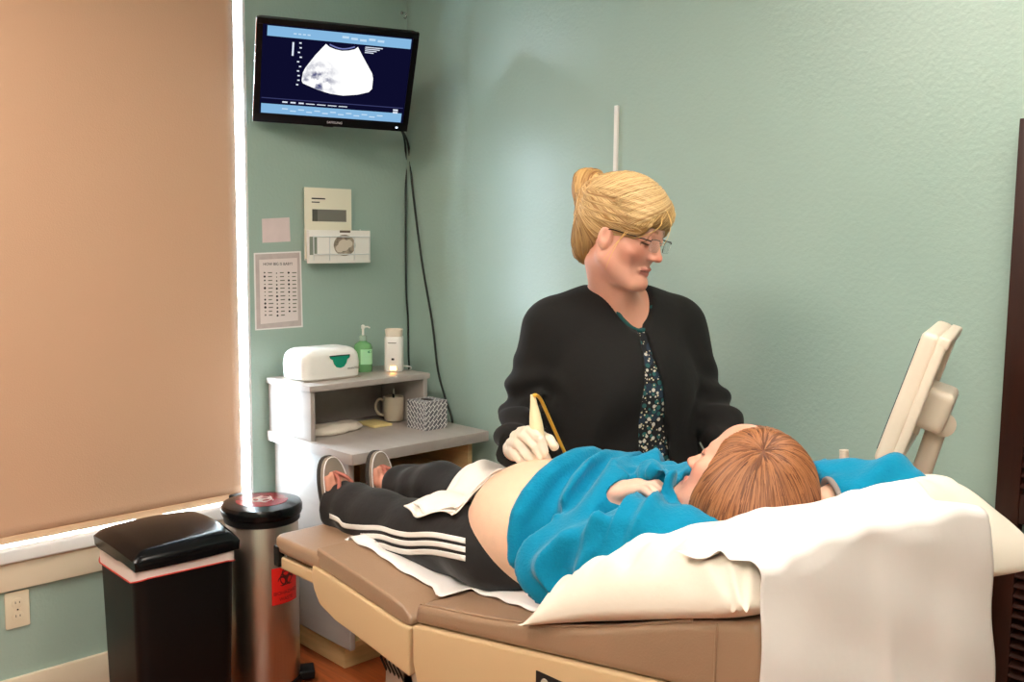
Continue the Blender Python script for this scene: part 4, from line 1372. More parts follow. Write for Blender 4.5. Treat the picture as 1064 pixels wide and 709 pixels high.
# ================================================================== heads
def head_sd(q):
    X = np.abs(q[0]); m = (X, q[1], q[2])
    d = ell(q, (0, -.015, .035), (.074, .094, .082))
    d = smin(d, ell(q, (0, .022, -.03), (.060, .068, .078)), .03)
    d = smin(d, cone(m, (.050, 0, -.055), (.020, .068, -.100), .021, .017), .03)
    d = smin(d, ell(q, (0, .080, -.098), (.020, .016, .016)), .02)
    d = smin(d, ell(m, (.043, .058, -.022), (.023, .022, .022)), .025)
    d = smin(d, ell(q, (0, .040, .055), (.060, .050, .050)), .03)
    d = smin(d, cone(m, (0, .086, .020), (.036, .076, .022), .010, .010), .02)
    d = smax(d, -ell(m, (.033, .101, .004), (.017, .014, .011)), .012)
    d = smin(d, ell(m, (.032, .077, .004), (.0148, .0148, .0145)), .003)
    d = smin(d, cone(q, (0, .088, .012), (0, .1035, -.026), .0072, .0095), .012)
    d = smin(d, ell(q, (0, .1060, -.0300), (.0105, .0110, .0095)), .006)
    d = smin(d, ell(m, (.0118, .0965, -.0330), (.0070, .0095, .0070)), .006)
    d = smin(d, chain(m, [(.023, .079, -.0645), (.009, .0900, -.0600), (0, .0905, -.0615)], [.003, .0047, .0047]), .007)
    d = smin(d, chain(m, [(.021, .079, -.0668), (0, .0888, -.0725)], [.0032, .0060]), .007)
    d = smax(d, -chain(m, [(.025, .088, -.0655), (0, .0975, -.0660)], [.0010, .0020]), .003)
    er = ell(m, (.0750, -.001, -.013), (.0080, .0165, .0280), np.array(Matrix.Rotation(radians(18), 3, 'Z')))
    er = smax(er, -ell(m, (.0850, .004, -.008), (.0075, .0095, .0165)), .004)
    d = smin(d, er, .006)
    return d


def head_cols(q, skin, lips, brow, flush=0.5, lid=None):
    n = len(q)
    col = np.tile(np.array(lin(skin)), (n, 1))
    x, y, z = np.abs(q[:, 0]), q[:, 1], q[:, 2]
    def mix(w, c):
        nonlocal col
        w = np.clip(w, 0, 1)[:, None]
        col = col * (1 - w) + np.array(lin(c)) * w
    g = lambda cx, cy, cz, r: np.exp(-((x - cx) ** 2 + (y - cy) ** 2 + (z - cz) ** 2) / r ** 2)
    red = tuple(int(a * b) for a, b in zip(skin, (0.97, 0.72, 0.66)))
    mix(flush * (g(.043, .07, -.03, .024) + g(0, .115, -.03, .016) + 0.5 * g(0, .09, -.1, .02)), red)
    lp = np.minimum(np.sqrt(((z + .0605) / .0052) ** 2 + 0 * x), 9)
    front = (y > .074)
    wu = front * (x < .023) * np.clip(1.4 - np.abs(z + .0605 + x * .10) / .0050, 0, 1)
    wl = front * (x < .022) * np.clip(1.5 - np.abs(z + .0725 - x * .18) / .0056, 0, 1)
    mix(np.maximum(wu, wl), lips)
    mix(front * (x < .024) * np.clip(1.3 - np.abs(z + .0662 - 0.02 * x) / .0016, 0, 1), tuple(int(v * .6) for v in lips))
    if brow:
        bz_ = .0255 + .10 * x - 1.9 * np.clip(x - .03, 0, 1) ** 1
        mix((x > .012) * (x < .050) * (y > .05) * np.clip(1.35 - np.abs(z - bz_) / .0034, 0, 1) * 0.8, brow)
    ew = (x > .017) * (x < .047) * (y > .06)
    ez = -.0035 + 9 * (x - .032) ** 2
    mix(ew * np.clip(1.5 - np.abs(z - ez) / .0020, 0, 1), (54, 34, 28))
    mix(ew * np.clip(1 - np.abs(z - ez - .0085) / .0014, 0, 1) * .5, (150, 92, 78))
    return col


def frame(f, u):
    f = np.array(f) / np.linalg.norm(f)
    u = np.array(u) - f * (np.array(u) @ f); u /= np.linalg.norm(u)
    return np.stack([np.cross(f, u), f, u], 1)      # columns: right, forward, up


def strand_mesh(name, fld, P, dirfn, steps, step, off, w, h, colA, colB, parent, mat_, seed=1, taper=0.25):
    r = np.random.default_rng(seed)
    n = len(P)
    P = fld.project(P, off)
    paths = [P]
    offs = off + r.uniform(-0.0008, 0.0016, n)
    for k in range(steps):
        d = dirfn(P, k)
        g = fld.grad(P)
        d = d - g * (d * g).sum(1)[:, None]
        d /= (np.linalg.norm(d, axis=1)[:, None] + 1e-9)
        P = P + d * step
        for _ in range(2):
            P = P - fld.grad(P) * (fld.sample(P) - offs)[:, None]
        paths.append(P)
    A = np.stack(paths, 1)                       # n, s, 3
    s = A.shape[1]
    T = np.gradient(A, axis=1); T /= (np.linalg.norm(T, axis=2, keepdims=True) + 1e-9)
    N = fld.grad(A.reshape(-1, 3)).reshape(n, s, 3)
    B = np.cross(T, N); B /= (np.linalg.norm(B, axis=2, keepdims=True) + 1e-9)
    tp = np.interp(np.linspace(0, 1, s), [0, 0.12, 0.75, 1], [taper, 1, 1, 0.15])[None, :, None]
    ww = (w * r.uniform(0.6, 1.4, n))[:, None, None] * tp
    a = A - B * ww - N * h * 0.6; b = A + B * ww - N * h * 0.6; c = A + N * h * tp
    V = np.stack([a, c, b], 2)                   # n,s,3,3
    idx = np.arange(n * s * 3).reshape(n, s, 3)
    Q = np.concatenate([np.stack([idx[:, :-1, i], idx[:, 1:, i], idx[:, 1:, i + 1], idx[:, :-1, i + 1]], -1).reshape(-1, 4) for i in (0, 1)])
    t = r.uniform(0, 1, n) ** 1.2
    base = np.array(lin(colA))[None] * (1 - t[:, None]) + np.array(lin(colB))[None] * t[:, None]
    col = np.repeat(base[:, None, :], s * 3, 1).reshape(-1, 3)
    return mesh_from(name, V.reshape(-1, 3), Q, mat_, parent, col)


# ================================================================== patient lying on the table
YP = -0.915
ankN, kneeN, hipN = PY(356, 525, -1.0), PY(432, 553, -1.0), PY(524, 568, -1.0)
ankF, kneeF, hipF = PY(415, 506, -0.80), PY(460, 512, -0.80), np.array([hipN[0] + 0.0, -0.83, hipN[2] - 0.01])
elN = np.array([1.935, -1.135, 0.885]); shN = np.array([2.12, -1.075, 0.975]); wrN = PY(640, 514, -1.02); haN = PY(661, 508, -1.015)
shF = np.array([2.12, -0.755, 0.99]); elF = PY(928, 507, -0.70); cuF = PY(866, 521, -0.79); haF = PY(840, 530, -0.84)
HC = PY(770, 505, -0.915)
HS = 0.98
HR = frame(camdir(-.60, .50, -.62), camdir(.64, .74, 0.02))
SOLE = []
for (ank, tip, e) in ((ankN, PY(341, 480, -1.02), (-.16, -.10, .97)), (ankF, PY(391, 474, -0.80), (-.16, -.05, .98))):
    e = np.array(e); e /= np.linalg.norm(e)
    wd = np.cross(e, (1.0, 0.18, 0.25)); wd /= np.linalg.norm(wd)
    nn = np.cross(wd, e)
    if nn[0] < 0: nn = -nn
    SOLE.append((tip, e, wd, nn))


def hl(p): # world block -> head local
    dx = [p[i] - HC[i] for i in range(3)]
    return tuple((dx[0] * HR[0, i] + dx[1] * HR[1, i] + dx[2] * HR[2, i]) / HS for i in range(3))


bf = Field(axis(0.78, 2.50, 0.009, (2.0, 2.34), 0.0035), axis(-1.25, -0.58, 0.009, (-1.06, -0.77), 0.0035), axis(0.66, 1.22, 0.009, (0.90, 1.20), 0.0035))
bf.ell((1.60, YP, 0.79), (.14, .160, .075), k=.03)
bf.ell((1.705, YP, 0.872), (.194, .182, .146), k=.012)
bf.ell((1.93, YP, 0.915), (.18, .165, .115), k=.05)
bf.ell((2.05, YP, 0.955), (.11, .175, .09), k=.04)
for hp, kn_, an, so in ((hipN, kneeN, ankN, SOLE[0]), (hipF, kneeF, ankF, SOLE[1])):
    bf.cone(hp, kn_, .080, .055, .03); bf.cone(kn_, an, .052, .036, .02)
    tip, e, wd, nn = so
    heel = tip - e * 0.225 + nn * 0.022
    ball = tip - e * 0.075 + nn * 0.020
    bf.cone(an, heel, .034, .026, .02); bf.cone(heel, ball, .026, .020, .02, flat=(wd, 1.5)); bf.cone(an, ball, .028, .019, .02)
    for k in range(5):
        a = ball + wd * (k - 2) * 0.017; b = a + e * (0.045 - 0.006 * abs(k - 1)) + nn * 0.002
        bf.cone(a, b, .0105, .009 - 0.0006 * k, .006)
bf.cone(shN, elN, .050, .040, .02); bf.cone(elN, wrN, .038, .028, .015); bf.cone(shF, elF, .048, .040, .02); bf.cone(elF, cuF, .038, .029, .015)
# hand resting on the chest: palm and five bent fingers
hd_ = haN - wrN; hd_ /= np.linalg.norm(hd_)
sd_ = np.cross(hd_, (0, 0, 1)); sd_ /= np.linalg.norm(sd_)
bf.cone(wrN, haN, .024, .020, .012, flat=(sd_, 1.6))
for k in range(4):
    a = haN + sd_ * (k - 1.5) * .017; b = a + hd_ * .034 + np.array([0, 0, -.002]); c = b + hd_ * (.024 - .004 * abs(k - 1.3)) + np.array([0, 0, -.016])
    bf.chain([a, b, c], [.0095, .0088, .0075], .006)
bf.chain([wrN + hd_ * .02 + sd_ * .02, haN + sd_ * .036 - hd_ * .01, haN + sd_ * .036 + hd_ * .022], [.012, .010, .008], .008)
hf_ = haF - cuF; hf_ /= np.linalg.norm(hf_)
bf.cone(cuF, haF, .026, .022, .012, flat=((0, 0.6, 0.8), 1.5))
for k in range(4):
    a = haF + np.array([0, .6, .8]) * (k - 1.5) * .015; bf.chain([a, a + hf_ * .03, a + hf_ * .052 + np.array([0, 0, -.012])], [.009, .0085, .007], .006)
bf.chain([cuF + hf_ * .03 + np.array([0, -.02, .02]), haF + np.array([0, -.03, .012])], [.011, .008], .008)
nk = HC + HR @ np.array([0, -.025, -.085]) * HS
bf.cone(nk, (2.065, YP, .965), .055, .062, .03)
bf.op(lambda p: head_sd(hl(p)) * HS, HC - .14, HC + .14, .02, pad=.02)


def pat_cols(V):
    q = (V - HC) @ HR / HS
    base = np.tile(np.array(lin((238, 196, 168))), (len(V), 1))
    hc = head_cols(q, (226, 164, 142), (178, 92, 86), (128, 78, 48), 0.5)
    w = np.clip((0.16 - np.linalg.norm(V - HC, axis=1)) / .03, 0, 1)[:, None]
    col = base * (1 - w) + hc * w
    hnd = np.clip((0.10 - np.linalg.norm(V - haN, axis=1)) / .03, 0, 1)[:, None]
    col = col * (1 - hnd) + np.array(lin((234, 186, 166))) * hnd
    ft = np.clip((1.08 - V[:, 0]) / .03, 0, 1)[:, None]
    return col * (1 - ft) + np.array(lin((208, 146, 124))) * ft


patient = field_obj('person', bf, 'skin', None, 2, pat_cols)
tag(patient, 'pregnant person lying on the exam table in a turquoise fleece and black track pants', 'person')

# ---- track pants
pf = Field(axis(0.86, 1.92, 0.0075), axis(-1.19, -0.64, 0.0075), axis(0.66, 1.06, 0.0075))
pf.ell((1.625, YP, 0.805), (.175, .190, .108), k=.03)
for hp, kn_, an, r3 in ((hipN, kneeN, ankN, .070), (hipF, kneeF, ankF, .060)):
    pf.cone(hp, kn_, .097, .080, .03)
    end = an + (an - kn_) / np.linalg.norm(an - kn_) * .005
    pf.cone(kn_, end, .078, r3, .025)
for so, an, kn_ in ((SOLE[0], ankN, kneeN), (SOLE[1], ankF, kneeF)):
    dirn = (an - kn_) / np.linalg.norm(an - kn_)
    pf.op(lambda p, an=an, dirn=dirn: -((p[0] - an[0] + .02 * dirn[0] * 0) * dirn[0] + (p[1] - an[1]) * dirn[1] + (p[2] - an[2]) * dirn[2] - .012) * -1.0, an - .14, an + .14, .010, 'cut', 0.0)
wn = np.array([.60, 0, .80]); wp = np.array([1.735, YP, .842])
pf.all(lambda p: (p[0] - wp[0]) * wn[0] + (p[2] - wp[2]) * wn[2] + 0 * p[1], .012)


def pant_fold(V):
    x, y, z = V.T
    near_an = np.exp(-((x - ankN[0]) / .10) ** 2)
    f = .0045 * np.sin(60 * x + 25 * z + 3 * np.sin(20 * y)) * near_an
    f += .0035 * np.sin(30 * x - 38 * z + 14 * y) * np.exp(-((x - 1.22) / .16) ** 2)
    f += .003 * np.sin(22 * x + 45 * z) * np.exp(-((x - 1.48) / .08) ** 2)
    return f


pants = field_obj('track_pants', pf, 'track', patient, 2, None, pant_fold)
BVT = BVHTree.FromPolygons([tuple(v.co) for v in pants.data.vertices], [tuple(p.vertices) for p in pants.data.polygons])


def hit_px(bvh, x, y):
    h = bvh.ray_cast(Vector(CAM), Vector(ray(x, y)).normalized())
    return (np.array(h[0]), np.array(h[1])) if h[0] is not None else None


S1 = [(343, 536), (352, 540.5), (358, 546), (375, 548), (395, 549), (410, 553.5), (425, 556), (450, 556), (484, 562.5)]
for k, (dy0_, dy1_) in enumerate(((0, 0), (8.5, 9), (17, 18))):
    pth = spline([(a, b + dy0_ + (dy1_ - dy0_) * (a - 338) / 146, 0) for a, b in S1], 6)
    rows = []
    for q in pth:
        dwn = 2.4 + 0.5 * (q[0] - 338) / 146
        r_ = []
        for s in np.linspace(-1, 1, 5):
            h = hit_px(BVT, q[0] + (1.5 * k if q[0] < 345 else 0), q[1] + s * dwn)
            if h is None: r_ = None; break
            if h[1] @ (CAM - h[0]) < 0: h = (h[0], -h[1])
            r_.append(h[0] + h[1] * .0022)
        if r_ and np.linalg.norm(r_[0] - r_[-1]) < .028: rows.append(r_)
    if len(rows) > 3:
        A = np.array(rows)
        jump = [i for i in range(1, len(A)) if np.linalg.norm(A[i, 2] - A[i - 1, 2]) > .06]
        if jump: A = A[jump[-1]:] if jump[-1] < len(A) / 2 else A[:jump[0]]
        grid_mesh('side_stripe', A, 'stripe', pants, 0.0008)

# ---- sandals
for (tip, e, wd, nn), side in zip(SOLE, ('left', 'right')):
    mt_ = basis(wd, e, nn, tip - e * 0.235)
    foot = []
    for k in range(36):
        a = 2 * pi * k / 36
        yy = 0.125 + 0.125 * sin(a)
        w = (0.044 + 0.010 * (yy - 0.1) / 0.15) * cos(a)
        w = np.sign(w) * abs(w) ** 0.85 * (0.045 ** 0.15)
        foot.append((w, yy))
    so = prism('sandal', foot, 2, 0.002, 0.014, 'sandal', patient, 0.003, 2, mt_)
    prism('outsole', [(x * 1.03, 0.125 + (y - 0.125) * 1.02) for x, y in foot], 2, -0.012, 0.0025, 'sandaldark', so, 0.002, 1, mt_)
    for sx in (-1, 1):
        tube('thong_strap', spline([mt_ @ Vector(v) for v in ((sx * .003, .205, .016), (sx * .016, .185, .046), (sx * .036, .145, .048), (sx * .044, .10, .016))], 6), .0055, 'strap', so, 8)
    tube('rim_piping', [mt_ @ Vector((x * .97, 0.125 + (y - .125) * .975, .0145)) for x, y in foot + foot[:1]], .0016, 'whiteprint', so, 6)

# ---- turquoise fleece
XH = 1.772
ff = Field(axis(1.70, 2.50, 0.0065), axis(-1.25, -0.56, 0.0065), axis(0.72, 1.16, 0.0065))
ff.ell((1.705, YP, 0.872), (.202, .192, .160), k=.03)
ff.ell((1.80, YP, 0.885), (.10, .190, .150), k=.03)
ff.ell((1.94, YP, 0.925), (.17, .185, .140), k=.04)
ff.ell((2.05, YP, 0.955), (.11, .185, .112), k=.04)
ff.cone(shN, elN, .075, .066, .025); ff.cone(elN, wrN + (wrN - haN) * 0.1, .064, .048, .02)
ff.cone(shF, elF, .070, .058, .025); ff.cone(elF, cuF, .058, .044, .015)
ff.chain([shN, PY(722, 562, -1.06), PY(748, 560, -1.02)], [.060, .046, .034], .03)
# bunched rolls round the belly
for (x0, rr, dx, ry, rz_, tw) in ((1.790, .026, .012, .190, .148, 0.0), (1.868, .020, .02, .188, .146, 0.02), (1.925, .017, .04, .182, .142, 0.04)):
    pts = []
    for k in range(17):
        a = radians(-60 + 260 * k / 16 - 10)
        near = 0.5 - 0.5 * cos(a)          # 1 on the near side
        pts.append((x0 + tw * near + dx * .3 * sin(3 * a), YP + ry * cos(a) * 1.0, 0.885 + (x0 - 1.78) * .25 + rz_ * sin(a)))
    ff.chain(pts, [rr] * len(pts), .014)
# folds gathered at the near elbow
for a, b, r_ in ((PY(560, 560, -1.12), PY(566, 612, -1.14), .020), (PY(592, 560, -1.16), PY(580, 610, -1.16), .020), (PY(625, 540, -1.15), PY(604, 592, -1.17), .018), (PY(600, 520, -1.06), PY(575, 575, -1.12), .018), (PY(655, 545, -1.13), PY(636, 585, -1.16), .017)):
    ff.cone(a, b, r_, r_ * 1.1, .016)
# collar roll
ctr = np.array([2.085, YP, .992]); cax = (HC - ctr) / np.linalg.norm(HC - ctr)
c1 = np.cross(cax, (0, 1, 0)); c1 /= np.linalg.norm(c1); c2 = np.cross(cax, c1)
pts = [ctr + c1 * .078 * cos(a) + c2 * .082 * sin(a) - cax * .022 for a in np.linspace(0, 2 * pi, 21)]
ff.chain(pts, [.021] * len(pts), .02)
ff.chain([PY(622, 505, -.98), PY(655, 492, -.96), PY(690, 490, -.92), PY(712, 488, -.86)], [.016, .014, .014, .016], .014)
for (x0, rr, ry, rz_, tw) in ((1.832, .016, .17, .125, 0.012), (1.895, .013, .17, .125, 0.03), (1.955, .013, .165, .12, .05), (2.0, .010, .165, .12, .02)):
    pts = []
    for k in range(25):
        a = radians(20 + 190 * k / 24)
        near = 0.5 - 0.5 * cos(a)
        pts.append((x0 + tw * near + .008 * sin(5 * a), YP + ry * cos(a), 0.885 + (x0 - 1.78) * .25 + rz_ * sin(a)))
    pts = np.array(pts)
    pts = ff.project(pts, .001, 6)
    ff.op(lambda p, pts=pts, rr=rr: chain(p, pts, [rr] * len(pts)), pts.min(0) - .03, pts.max(0) + .03, .010, 'sub', 0)
# cuts: hem plane, neck and cuffs
ff.all(lambda p: (XH + 0.030 * np.clip((0.90 - p[2]) / .12, 0, 1)) - p[0] + 0 * p[1], .010)
bel = lambda p: ell(p, (1.705, YP, 0.872), (.192, .180, .148))
ff.op(lambda p: ell(p, (1.705, YP, 0.872), (.191, .179, .147)), (1.5, -1.15, .7), (1.80, -.7, 1.05), .004, 'sub', 0)
ff.op(lambda p: cone(p, ctr - cax * .03, ctr + cax * .12, .050, .060), HC - .2, HC + .2, .008, 'sub', 0)
ff.op(lambda p: head_sd(hl(p)) * HS - .006, HC - .14, HC + .14, .008, 'sub', 0)
ff.chain([PY(655, 491, -.93), PY(676, 490, -.96), PY(694, 498, -1.0), PY(699, 514, -1.01), PY(698, 532, -1.02)], [.012, .016, .018, .016, .014], .012)
dcu = (cuF - elF) / np.linalg.norm(cuF - elF)
ff.op(lambda p: (p[0] - cuF[0]) * dcu[0] + (p[1] - cuF[1]) * dcu[1] + (p[2] - cuF[2]) * dcu[2], cuF - .075, cuF + .075, .006, 'cut', 0)
dwr = (wrN - elN) / np.linalg.norm(wrN - elN)
ff.op(lambda p: cone(p, wrN + hd_ * .012, haN + hd_ * .050, .022, .020, (sd_, 1.9)), np.minimum(wrN, haN) - .09, np.maximum(wrN, haN) + .09, .006, 'sub', 0)


def fleece_fold(V):
    x, y, z = V.T
    body = np.clip((2.30 - x) / .1, 0, 1)
    f = .003 * np.sin(34 * x - 50 * z + 21 * y) * body
    ridge = 1 - 2 * np.abs(np.sin(38 * x + 14 * z + 1.2 * np.sin(25 * z + 12 * y)))
    f += .013 * ridge * np.clip((.985 - z) / .06, 0, 1) * np.clip((-1.02 - y) / .05, 0, 1) * np.clip((x - 1.82) / .04, 0, 1)
    ridge2 = 1 - 2 * np.abs(np.sin(30 * x + 22 * y - 18 * z + 1.5 * np.sin(30 * x)))
    f += .0085 * ridge2 * np.clip((z - .95) / .05, 0, 1) * np.clip((x - 1.85) / .05, 0, 1) * (x < 2.25)
    f += .006 * np.sin(75 * (x - 0.5 * z) + 6 * y) * np.exp(-((x - elF[0]) / .09) ** 2) * (x > 2.25) * (y > -.85)
    return f


fleece = field_obj('fleece_jacket', ff, 'fleece', patient, 2, None, fleece_fold)
# grey lining ring at the raised cuff, dark hem binding at the belly
k1 = np.cross(dcu, (0, 0, 1)); k1 /= np.linalg.norm(k1); k2 = np.cross(dcu, k1)
tube('cuff_lining', [cuF + dcu * .001 + k1 * .042 * cos(a) + k2 * .042 * sin(a) for a in np.linspace(0, 2 * pi, 25)], .006, 'cuff', fleece, 8)
pts = []
for k in range(40):
    a = radians(-30 + 240 * k / 39)
    pts.append((XH - 0.003 + 0.030 * min(1, max(0, (0.90 - (.872 + .152 * sin(a))) / .12)), YP + .186 * cos(a) * sqrt(max(0.1, 1 - ((XH - 1.705) / .19) ** 2)) * 1.0, .872 + .151 * sin(a) * sqrt(1 - ((XH - 1.705) / .19) ** 2)))
tube('hem_binding', pts, .0035, 'track', fleece, 6)
tube('zipper_pull', [PY(691, 528, -.985), PY(697, 531, -.985), PY(698, 537, -.985)], .0035, 'metal', fleece, 6)

# ---- hair
hfld = Field(*[axis(HC[i] - .20, HC[i] + .20, .0035) for i in range(3)])
def HLc(c): return HC + HR @ np.array(c) * HS
hfld.op(lambda p: ell(hl(p), (0, -.022, .036), (.087, .106, .094)) * HS, HC - .16, HC + .16, .0)
hfld.op(lambda p: ell(hl(p), (-.052, -.012, -.022), (.040, .066, .080)) * HS, HC - .16, HC + .16, .02)
hfld.op(lambda p: ell(hl(p), (.052, -.012, -.022), (.040, .066, .080)) * HS, HC - .16, HC + .16, .02)
dn = HC + np.array([.045, 0.0, -.045])
hfld.ell(dn, (.095, .105, .065), k=.04)
hfld.op(lambda p: ell(hl(p), (0, .120, -.044), (.094, .118, .120)) * HS, HC - .16, HC + .16, .014, 'sub')
hfld.op(lambda p: ell(hl(p), (0, .030, -.135), (.07, .075, .055)) * HS, HC - .2, HC + .2, .012, 'sub')
hfld.all(lambda p: .0022 * np.sin(130 * (p[0] * .5 - p[1] * .8) + 30 * p[2]) + 0, mode='offset')
hairP = field_obj('hair', hfld, 'hairred', patient, 1, lambda V: np.tile(np.array(lin((122, 74, 48))), (len(V), 1)))
BVH_H = BVHTree.FromPolygons([tuple(v.co) for v in hairP.data.vertices], [tuple(p.vertices) for p in hairP.data.polygons])
crown = hit_px(BVH_H, 793, 470)[0]
r = np.random.default_rng(5)
vs_ = np.array([tuple(v.co) for v in hairP.data.vertices])
P0 = vs_[r.integers(0, len(vs_), 1700)] + r.normal(0, .003, (1700, 3))
near_c = vs_[np.linalg.norm(vs_ - crown, axis=1) < .055]
P0 = np.concatenate([P0[P0[:, 2] > HC[2] - .07], near_c[r.integers(0, len(near_c), 900)] + r.normal(0, .003, (900, 3))])
jit = r.normal(0, .12, (len(P0), 3))
def radiate(P, k):
    d = P - crown
    L = np.linalg.norm(d, axis=1)[:, None] + 1e-6
    return d / L * 1.0 + np.array([0.0, 0.0, -1.0]) * np.clip(L / .10, .1, 1.0) + jit * .5
strand_mesh('hair_strands', hfld, P0, radiate, 14, .0065, .0012, .0019, .0012, (170, 112, 72), (96, 56, 34), hairP, 'hairred', 3)

# ---- folded paper towel over the lap
gx = np.linspace(0, 1, 40); gy = np.linspace(0, 1, 34)
c00, c10, c11, c01 = np.array([1.375, -1.085]), np.array([1.555, -1.075]), np.array([1.535, -0.735]), np.array([1.30, -0.73])
BVB = BVHTree.FromPolygons([tuple(v.co) for v in patient.data.vertices], [tuple(p.vertices) for p in patient.data.polygons])
Zt = np.zeros((40, 34)); XYt = np.zeros((40, 34, 2))
for i, s in enumerate(gx):
    for j, t in enumerate(gy):
        q = (c00 * (1 - s) + c10 * s) * (1 - t) + (c01 * (1 - s) + c11 * s) * t
        q = q + np.array([.012 * sin(t * 7), .010 * sin(s * 9 + 1)])
        XYt[i, j] = q
        z = 0.76
        for bv in (BVT, BVB):
            h = bv.ray_cast(Vector((q[0], q[1], 1.6)), Vector((0, 0, -1)))
            if h[0] is not None: z = max(z, h[0].z)
        Zt[i, j] = z
def dil(Z, r=3):
    out = Z.copy()
    for a in range(-r, r + 1):
        for b in range(-r, r + 1):
            sh = np.roll(np.roll(Z, a, 0), b, 1)
            if a > 0: sh[:a] = -9
            if a < 0: sh[a:] = -9
            if b > 0: sh[:, :b] = -9
            if b < 0: sh[:, b:] = -9
            out = np.maximum(out, sh - .0035 * (a * a + b * b) ** .5)
    return out
Zs = dil(Zt, 3)
for _ in range(6):
    Zp = np.pad(Zs, 1, mode='edge')
    Zs = np.maximum(Zt, (Zp[:-2, 1:-1] + Zp[2:, 1:-1] + Zp[1:-1, :-2] + Zp[1:-1, 2:]) / 4)
Zs += .006 + .004 * np.sin(XYt[..., 0] * 40 + 25 * XYt[..., 1]) + .012 * np.clip((.25 - gx[:, None]) / .25, 0, 1)
tw = tag(empty('lap_towel', (1.47, -0.9, 0.85)), 'folded white paper towel laid across the patient\'s lap', 'towel')
grid_mesh('lower_layer', np.dstack([XYt, Zs]), 'towel', tw, 0.003)
X2 = XYt.copy(); X2[..., 0] += .022 * (1 - gx[:, None]); X2[..., 1] += .010
Z2 = Zs + .009 + .004 * np.sin(gx[:, None] * 8 + gy[None] * 3)
grid_mesh('upper_layer', np.dstack([X2, Z2]), 'towel', tw, 0.003)
# ================================================================== standing sonographer
SA = np.array([.543, .840, 0.0]); SA /= np.linalg.norm(SA)      # towards her left shoulder
SF = np.array([SA[1], -SA[0], 0.0])                              # the way her chest faces
shR = PY(576, 345, -.61); shL = PY(701, 342, -.31)
CH = (shR + shL) / 2; CH[2] = 1.275


def T(s, f, z): return np.array([CH[0], CH[1], 0]) + SA * s + SF * f + np.array([0, 0, z])


elR, wrR, hdR = PY(545, 438, -.66), PY(535, 467, -.80), PY(546, 464, -.865)
elL, wrL, hdL = PY(729, 415, -.28), PY(762, 466, -.36), PY(790, 478, -.40)
HD = PY(646, 243, -.555); HDS = 1.08
HRM = frame(camdir(.80, -.26, .54), camdir(.24, .95, .10))


def sl(p):
    dx = [p[i] - HD[i] for i in range(3)]
    return tuple((dx[0] * HRM[0, i] + dx[1] * HRM[1, i] + dx[2] * HRM[2, i]) / HDS for i in range(3))


def SLc(c): return HD + HRM @ np.array(c) * HDS


# probe first: the hand closes on it
pt, pp_ = PY(562, 485, -.885), PY(554, 414, -.885)
pax = (pp_ - pt) / np.linalg.norm(pp_ - pt)
pr = tag(empty('ultrasound_probe', tuple(pt)), 'ivory ultrasound probe with yellow cable pressed on the bare belly', 'ultrasound probe')
prm = basis(np.cross((0, 1, 0), pax) / np.linalg.norm(np.cross((0, 1, 0), pax)), np.cross(pax, np.cross((0, 1, 0), pax) / np.linalg.norm(np.cross((0, 1, 0), pax))), pax, pt)
lathe('transducer_head', [(0.020, -0.006), (0.029, 0.0), (0.030, 0.008), (0.025, 0.024), (0.018, 0.042), (0.0155, 0.060)], 'glove', pr, 28, prm, 1.12, 0.75)
lathe('handle', [(0.0155, 0.058), (0.0165, 0.085), (0.0150, 0.105), (0.0125, 0.122), (0.0085, 0.145), (0.0062, 0.162), (0.0055, 0.168)], 'probe', pr, 24, prm)
ppx = [(554, 416), (553.3, 413), (554.5, 411.2), (557, 411), (561, 414), (566, 424), (573, 440), (582, 460), (590, 477), (598, 494), (604, 512)]
tube('cable', spline([PY(a, b, -.885 + .26 * max(0, (i - 3)) / 7) for i, (a, b) in enumerate(ppx)] + [np.array([1.72, -.60, .80]), np.array([1.9, -.55, .6]), np.array([2.1, -.50, .62]), np.array([2.2, -.44, .80])], 6), .0042, 'yellowcable', pr, 10)

fine = (HD[0] - .135, HD[0] + .15), (HD[1] - .14, HD[1] + .14), (HD[2] - .16, HD[2] + .15)
sf = Field(axis(1.15, 2.02, .010, fine[0], .0026), axis(-.98, -.10, .010, fine[1], .0026), axis(0.0, 1.76, .012, fine[2], .0026))
sf.cone(T(0, .0, 1.27), T(0, .01, .90), .115, .135, .04, flat=(SA, 1.40))
sf.cone(shR, shL, .060, .060, .06)
for s in (-1, 1):
    sf.ell(T(s * .085, .105, 1.16), (.075, .075, .075), k=.05)
    sf.chain([T(s * .10, 0, .88), T(s * .105, .01, .48), T(s * .11, -.02, .09)], [.105, .065, .045], .04)
    sf.cone(T(s * .11, -.03, .05), T(s * .12, .13, .035), .035, .028, .03)
sf.chain([shR, elR, wrR], [.055, .043, .030], .03)
sf.chain([shL, elL, wrL], [.055, .043, .030], .03)
sf.cone(wrR, hdR, .026, .024, .01); sf.cone(wrL, hdL, .026, .022, .01, flat=(SA, 1.5))
hv = (hdL - wrL) / np.linalg.norm(hdL - wrL); hs = np.cross(hv, (0, 0, 1)); hs /= np.linalg.norm(hs)
for k in range(4):
    a = hdL + hs * (k - 1.5) * .018; b = a + hv * .035; c = b + hv * .02 + np.array([0, 0, -.018])
    sf.chain([a, b, c], [.0105, .0095, .008], .006)
sf.chain([wrL + hv * .03 + hs * .02, hdL + hs * .042, hdL + hs * .045 + hv * .02], [.013, .011, .009], .008)
nb = T(.0, .0, 1.335)
sf.cone(SLc((0, -.030, -.065)), nb, .050, .062, .025)
sf.cone(SLc((0, .012, -.085)), T(.01, .06, 1.31), .030, .048, .03)
sf.cone(T(-.09, -.01, 1.315), T(.09, -.01, 1.315), .055, .055, .05)
sf.op(lambda p: head_sd(sl(p)) * HDS, HD - .15, HD + .15, .022, pad=.02)
